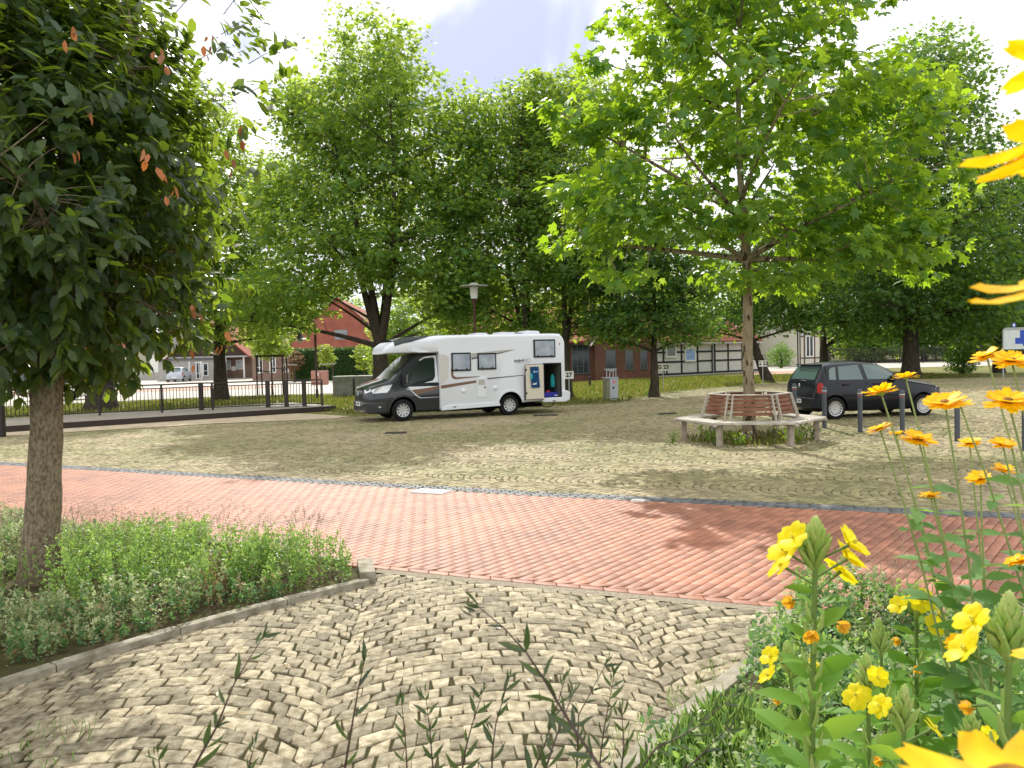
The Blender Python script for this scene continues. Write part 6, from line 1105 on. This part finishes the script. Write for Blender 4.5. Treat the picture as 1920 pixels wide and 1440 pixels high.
# ---- tall false sunflowers
LM_helio = leafmat('sunflower_leaf', (.07, .17, .04), (.12, .26, .06), (.25, .48, .04), (.45, .66, .08), .42); M_hstem = mat('pale_stem', (.27, .34, .12), .6, .3)
HL = (np.array([(0, 0, 0), (.16, .14, .02), (.25, .36, .02), (.15, .7, -.05), (0, 1, -.18), (-.15, .7, -.05), (-.25, .36, .02), (-.16, .14, .02), (0, .36, -.04), (0, .7, -.09)]), np.array([(0, 1, 2, 8), (8, 2, 3, 9), (9, 3, 4, 5), (6, 8, 9, 5), (0, 8, 6, 7)]))
def daisy(parent, c, axis, r, n=14, rows=2, dome=.0, droop=.1, name='flower_head', disc=.28):
    axis = axis.normalized(); x = axis.orthogonal().normalized(); y = axis.cross(x); V = []; F = []
    for k in range(rows):
        for i in range(n-3*k):
            a = 2*math.pi*(i+.5*k)/(n-3*k)+random.gauss(0, .06); d = x*math.cos(a)+y*math.sin(a); out = (d+axis*(random.gauss(0, .1)+.28*k-droop)).normalized(); petalpatch(V, F, c+d*r*.12+axis*(.003*k+random.uniform(0, .002)), out, -axis.cross(d).normalized(), r*(.98-.2*k)*random.uniform(.86, 1.1), r*.23, .02, .1, droop*.6+.08, 2, 4)
    o = npmesh(name, [tuple(v) for v in V], F, M_golden, parent, rng.random(len(V)), smooth=True); R_ = Matrix.Translation(c) @ axis.to_track_quat('Z', 'Y').to_matrix().to_4x4(); q = MB(); q.M = R_; q.lathe([(0, r*.17), (r*disc*.6, r*.15), (r*disc, r*.06), (r*disc*1.02, 0)], 16); q.build('disc', M_disc, o, smooth=60); q = MB(); q.M = R_; q.lathe([(r*.33, .001), (r*.22, -r*.1), (.003, -r*.16)], 12); q.build('calyx', M_bud, o, smooth=60); return o
def sunflower_plant(label, base, heads, leafdens=5, lsz=.12, srad=.0042, knots=True, r=.042, axes=None):
    b = Vector(base); t = thing('false_sunflower', label, 'false sunflower', b, 0, 'false sunflowers'); q = MB(); LP = []; LY = []; ls = []
    for i, h in enumerate(heads):
        px, py, y = h[:3]; rr = h[3] if len(h) > 3 else r; e = D(px, py, y)-b; 
        n = 9; kn = Vector((e.x*.35+random.gauss(0, .02), e.y*.4, e.z*.62)); pts = [Vector((random.gauss(0, .02), random.gauss(0, .02), 0))*(1-s)**2*1.0+kn*2*s*(1-s)+e*s*s for s in np.linspace(0, 1, n)]
        q.tube(pts, [srad*(1.25-.75*k/(n-1)) for k in range(n)], 8); axd = (pts[-1]-pts[-3]).normalized(); A_ = (axd*.8+Vector((0, 0, .75))+Vector(rvec(1)[0])*.42)
        if axes: A_ = Vector(axes[i])
        daisy(t, e, A_, rr, droop=random.uniform(-.02, .2))
        for k in range(leafdens):
            s = .36+.52*k/leafdens+random.uniform(-.03, .03); f = s*(n-1); i0 = int(f); p = pts[i0].lerp(pts[i0+1], f-i0); a = random.uniform(0, 6.28)
            for sg in (0, math.pi): LP.append(np.array(p)); LY.append((math.cos(a+sg), math.sin(a+sg), random.uniform(-.15, .35))); ls.append(lsz*(1.15-.7*s)*random.uniform(.8, 1.25))
    q.build('stems', M_hstem, t, smooth=60); m_ = len(LP); leaf_obj('leaves', np.array(LP), np.array(LY), rvec(m_)*.4+[0, -.35, 1], np.array(ls), HL, LM_helio, t); return t
bA = D(1905, 1440, 2.0); bA = (bA.x+.03, 2.05, .03)
sunflower_plant('bushy false sunflower with many golden heads leaning left over the brick path', bA, [(1652, 737, 2.0), (1698, 708, 2.1, .032), (1650, 805, 1.95, .032), (1722, 824, 1.9, .042), (1772, 756, 1.75, .044), (1745, 932, 1.9, .03), (1818, 832, 2.1, .03), (1838, 898, 2.0, .034), (1680, 815, 2.05, .02)], 8)
bB = (1.42, 1.85, .03)
sunflower_plant('taller false sunflower with golden heads at the right edge in front of the notice board', bB, [(1850, 668, 1.85, .036), (1897, 677, 1.7, .04), (1800, 760, 1.9, .03), (1890, 752, 1.6, .042), (1880, 834, 1.85, .03), (1882, 882, 2.0, .03), (1912, 1052, 1.8, .034), (1796, 1207, 1.9, .03)], 8)
# close flowers cut by the right edge
sf = thing('false_sunflower', 'very close blurred golden flowers cut by the right edge, beside the camera', 'false sunflower', (.46, .5, .03)); b_ = Vector((.46, .5, .03)); q = MB()
hs = [((1985, 115, .46), .026, (-.35, -.55, -.65)), ((2000, 250, .46), .046, (-.1, .2, .9)), ((2015, 520, .44), .046, (-.2, -.1, .9)), ((1900, 1475, .40), .05, (-.15, -.1, 1.0)), ((1975, 1220, .7), .03, (-.5, -.1, .7))]
for (px, py, y), r_, ax_ in hs:
    e = D(px, py, y)-b_; q.tube([(0, 0, 0), (e.x*.9+.06, e.y*.8, e.z*.6), (e.x+.015, e.y, e.z-.03), e], [.005, .004, .003, .0025], 8); daisy(sf, e, Vector(ax_), r_, 9 if r_ > .04 else 7, 1, droop=.28 if r_ > .045 else .1)
q.build('stems', M_hstem, sf, smooth=60)
# ---- dark budding shrub shoots along the bottom edge
LM_sh = leafmat('shoot_leaf', (.03, .045, .022), (.06, .085, .035), (.07, .13, .03), (.15, .24, .04), .22, .35, .5); M_shst = mat('shoot_stem', (.07, .045, .035), .6, .3)
sh = thing('garden_shrub', 'dark shrub of thin upright shoots with narrow leaves along the bottom edge', 'shrub', (.15, .9, 0)); sb_ = Vector((.15, .9, 0))
def shoot(pts, r, step=.028, ll=.042, y=None):
    W_ = [D(px, py, yy)-sb_ for px, py, yy in pts]; P = [Vector(w) for w in W_]; tot = []; 
    for a, b in zip(P, P[1:]):
        k = max(2, int((b-a).length/.012)); tot += [a.lerp(b, i/k) for i in range(k)]
    tot.append(P[-1]); n = len(tot); root = Vector((tot[0].x*.6, tot[0].y*.4, .0)); q = MB(); q.tube([root]+tot[::3]+[tot[-1]], [r*1.4]+[r*(1-.75*i/n) for i in range(0, n, 3)]+[r*.2], 6); o = q.build('branch', M_shst, sh, smooth=60); LP = []; LY = []; S_ = []
    L = 0; 
    for i in range(1, n):
        L += (tot[i]-tot[i-1]).length
        if L > step:
            L = 0; d = (tot[i]-tot[i-1]).normalized(); x = d.cross(-fw).normalized(); a = random.choice((-1, 1))
            for sg in ((a, -a) if random.random() < .45 else (a,)): LP.append(np.array(tot[i])); v = d*.85+x*sg*random.uniform(.25, .8)+Vector(rvec(1)[0])*.25; LY.append(tuple(v)); S_.append(ll*random.uniform(.7, 1.4)*(1-.3*i/n))
    for k in range(3): LP.append(np.array(tot[-1])-.004*k); LY.append(tuple((tot[-1]-tot[-3]).normalized()+Vector(rvec(1)[0])*.3)); S_.append(ll*.55)
    LP = np.array(LP); m_ = len(LP); leaf_obj('leaves', LP, np.array(LY), rvec(m_)*.8-np.array(fw)*.6, np.array(S_), (LANCE[0]*np.array([1.05, 1, 1]), LANCE[1]), LM_sh, o)
shoot([(1150, 1475, .95), (1065, 1350, 1.0), (1000, 1240, 1.0), (960, 1190, 1.0), (900, 1140, 1.02)], .0026, .03, .04)
shoot([(340, 1480, 1.2), (405, 1365, 1.2), (440, 1280, 1.2), (492, 1195, 1.22)], .0024, .034, .042)
shoot([(640, 1480, 1.2), (660, 1360, 1.2), (672, 1290, 1.2), (682, 1245, 1.2)], .0026, .03, .04)
for a_ in ([(765, 1480, 1.4), (760, 1380, 1.4), (752, 1310, 1.4)], [(815, 1480, 1.4), (806, 1370, 1.4), (798, 1300, 1.4)], [(860, 1480, 1.35), (878, 1380, 1.35), (905, 1298, 1.35)], [(920, 1480, 1.4), (926, 1370, 1.4), (955, 1270, 1.4)], [(985, 1480, 1.3), (1020, 1400, 1.3), (1045, 1320, 1.3), (1060, 1270, 1.3)], [(1080, 1480, 1.5), (1085, 1340, 1.5), (1140, 1238, 1.5)], [(1120, 1480, 1.5), (1130, 1380, 1.5), (1152, 1265, 1.5)],
           [(1190, 1480, 1.2), (1215, 1410, 1.2), (1300, 1370, 1.2), (1380, 1300, 1.22)], [(1230, 1480, 1.3), (1290, 1440, 1.3), (1370, 1360, 1.3)], [(1010, 1480, 1.1), (1050, 1360, 1.12), (1075, 1300, 1.14)], [(1160, 1480, 1.3), (1170, 1400, 1.3), (1165, 1330, 1.3)], [(290, 1480, 1.3), (300, 1440, 1.3), (296, 1412, 1.3)], [(470, 1480, 1.3), (468, 1430, 1.3), (478, 1395, 1.3)]): shoot(a_, .002, .022, .038)
# fallen leaves and litter on the paving
M_lit = leafmat('fallen_leaf', (.2, .12, .05), (.35, .25, .1), (.2, .12, .04), (.3, .2, .08), .2)
Pl = np.concatenate([scatter_poly([(-12, 16.5), (8, 9), (14, 12), (14, 30), (-6, 27), (-16, 23)], 1500), scatter_poly([(-3, 4.5), (1, 3.9), (1.6, 5.9), (-1.2, 6.9)], 90), scatter_poly([(-8, 11), (4, 6), (6, 7.5), (-8, 14)], 60)]); n = len(Pl)
tag(leaf_obj('leaf_litter', np.concatenate([Pl, (hgt(Pl[:, 0], Pl[:, 1])+.012)[:, None]], 1), rvec(n)*[1, 1, .12], rvec(n)*.25+[0, 0, 1], rng.uniform(.015, .05, n), OVAL, M_lit), kind='stuff')
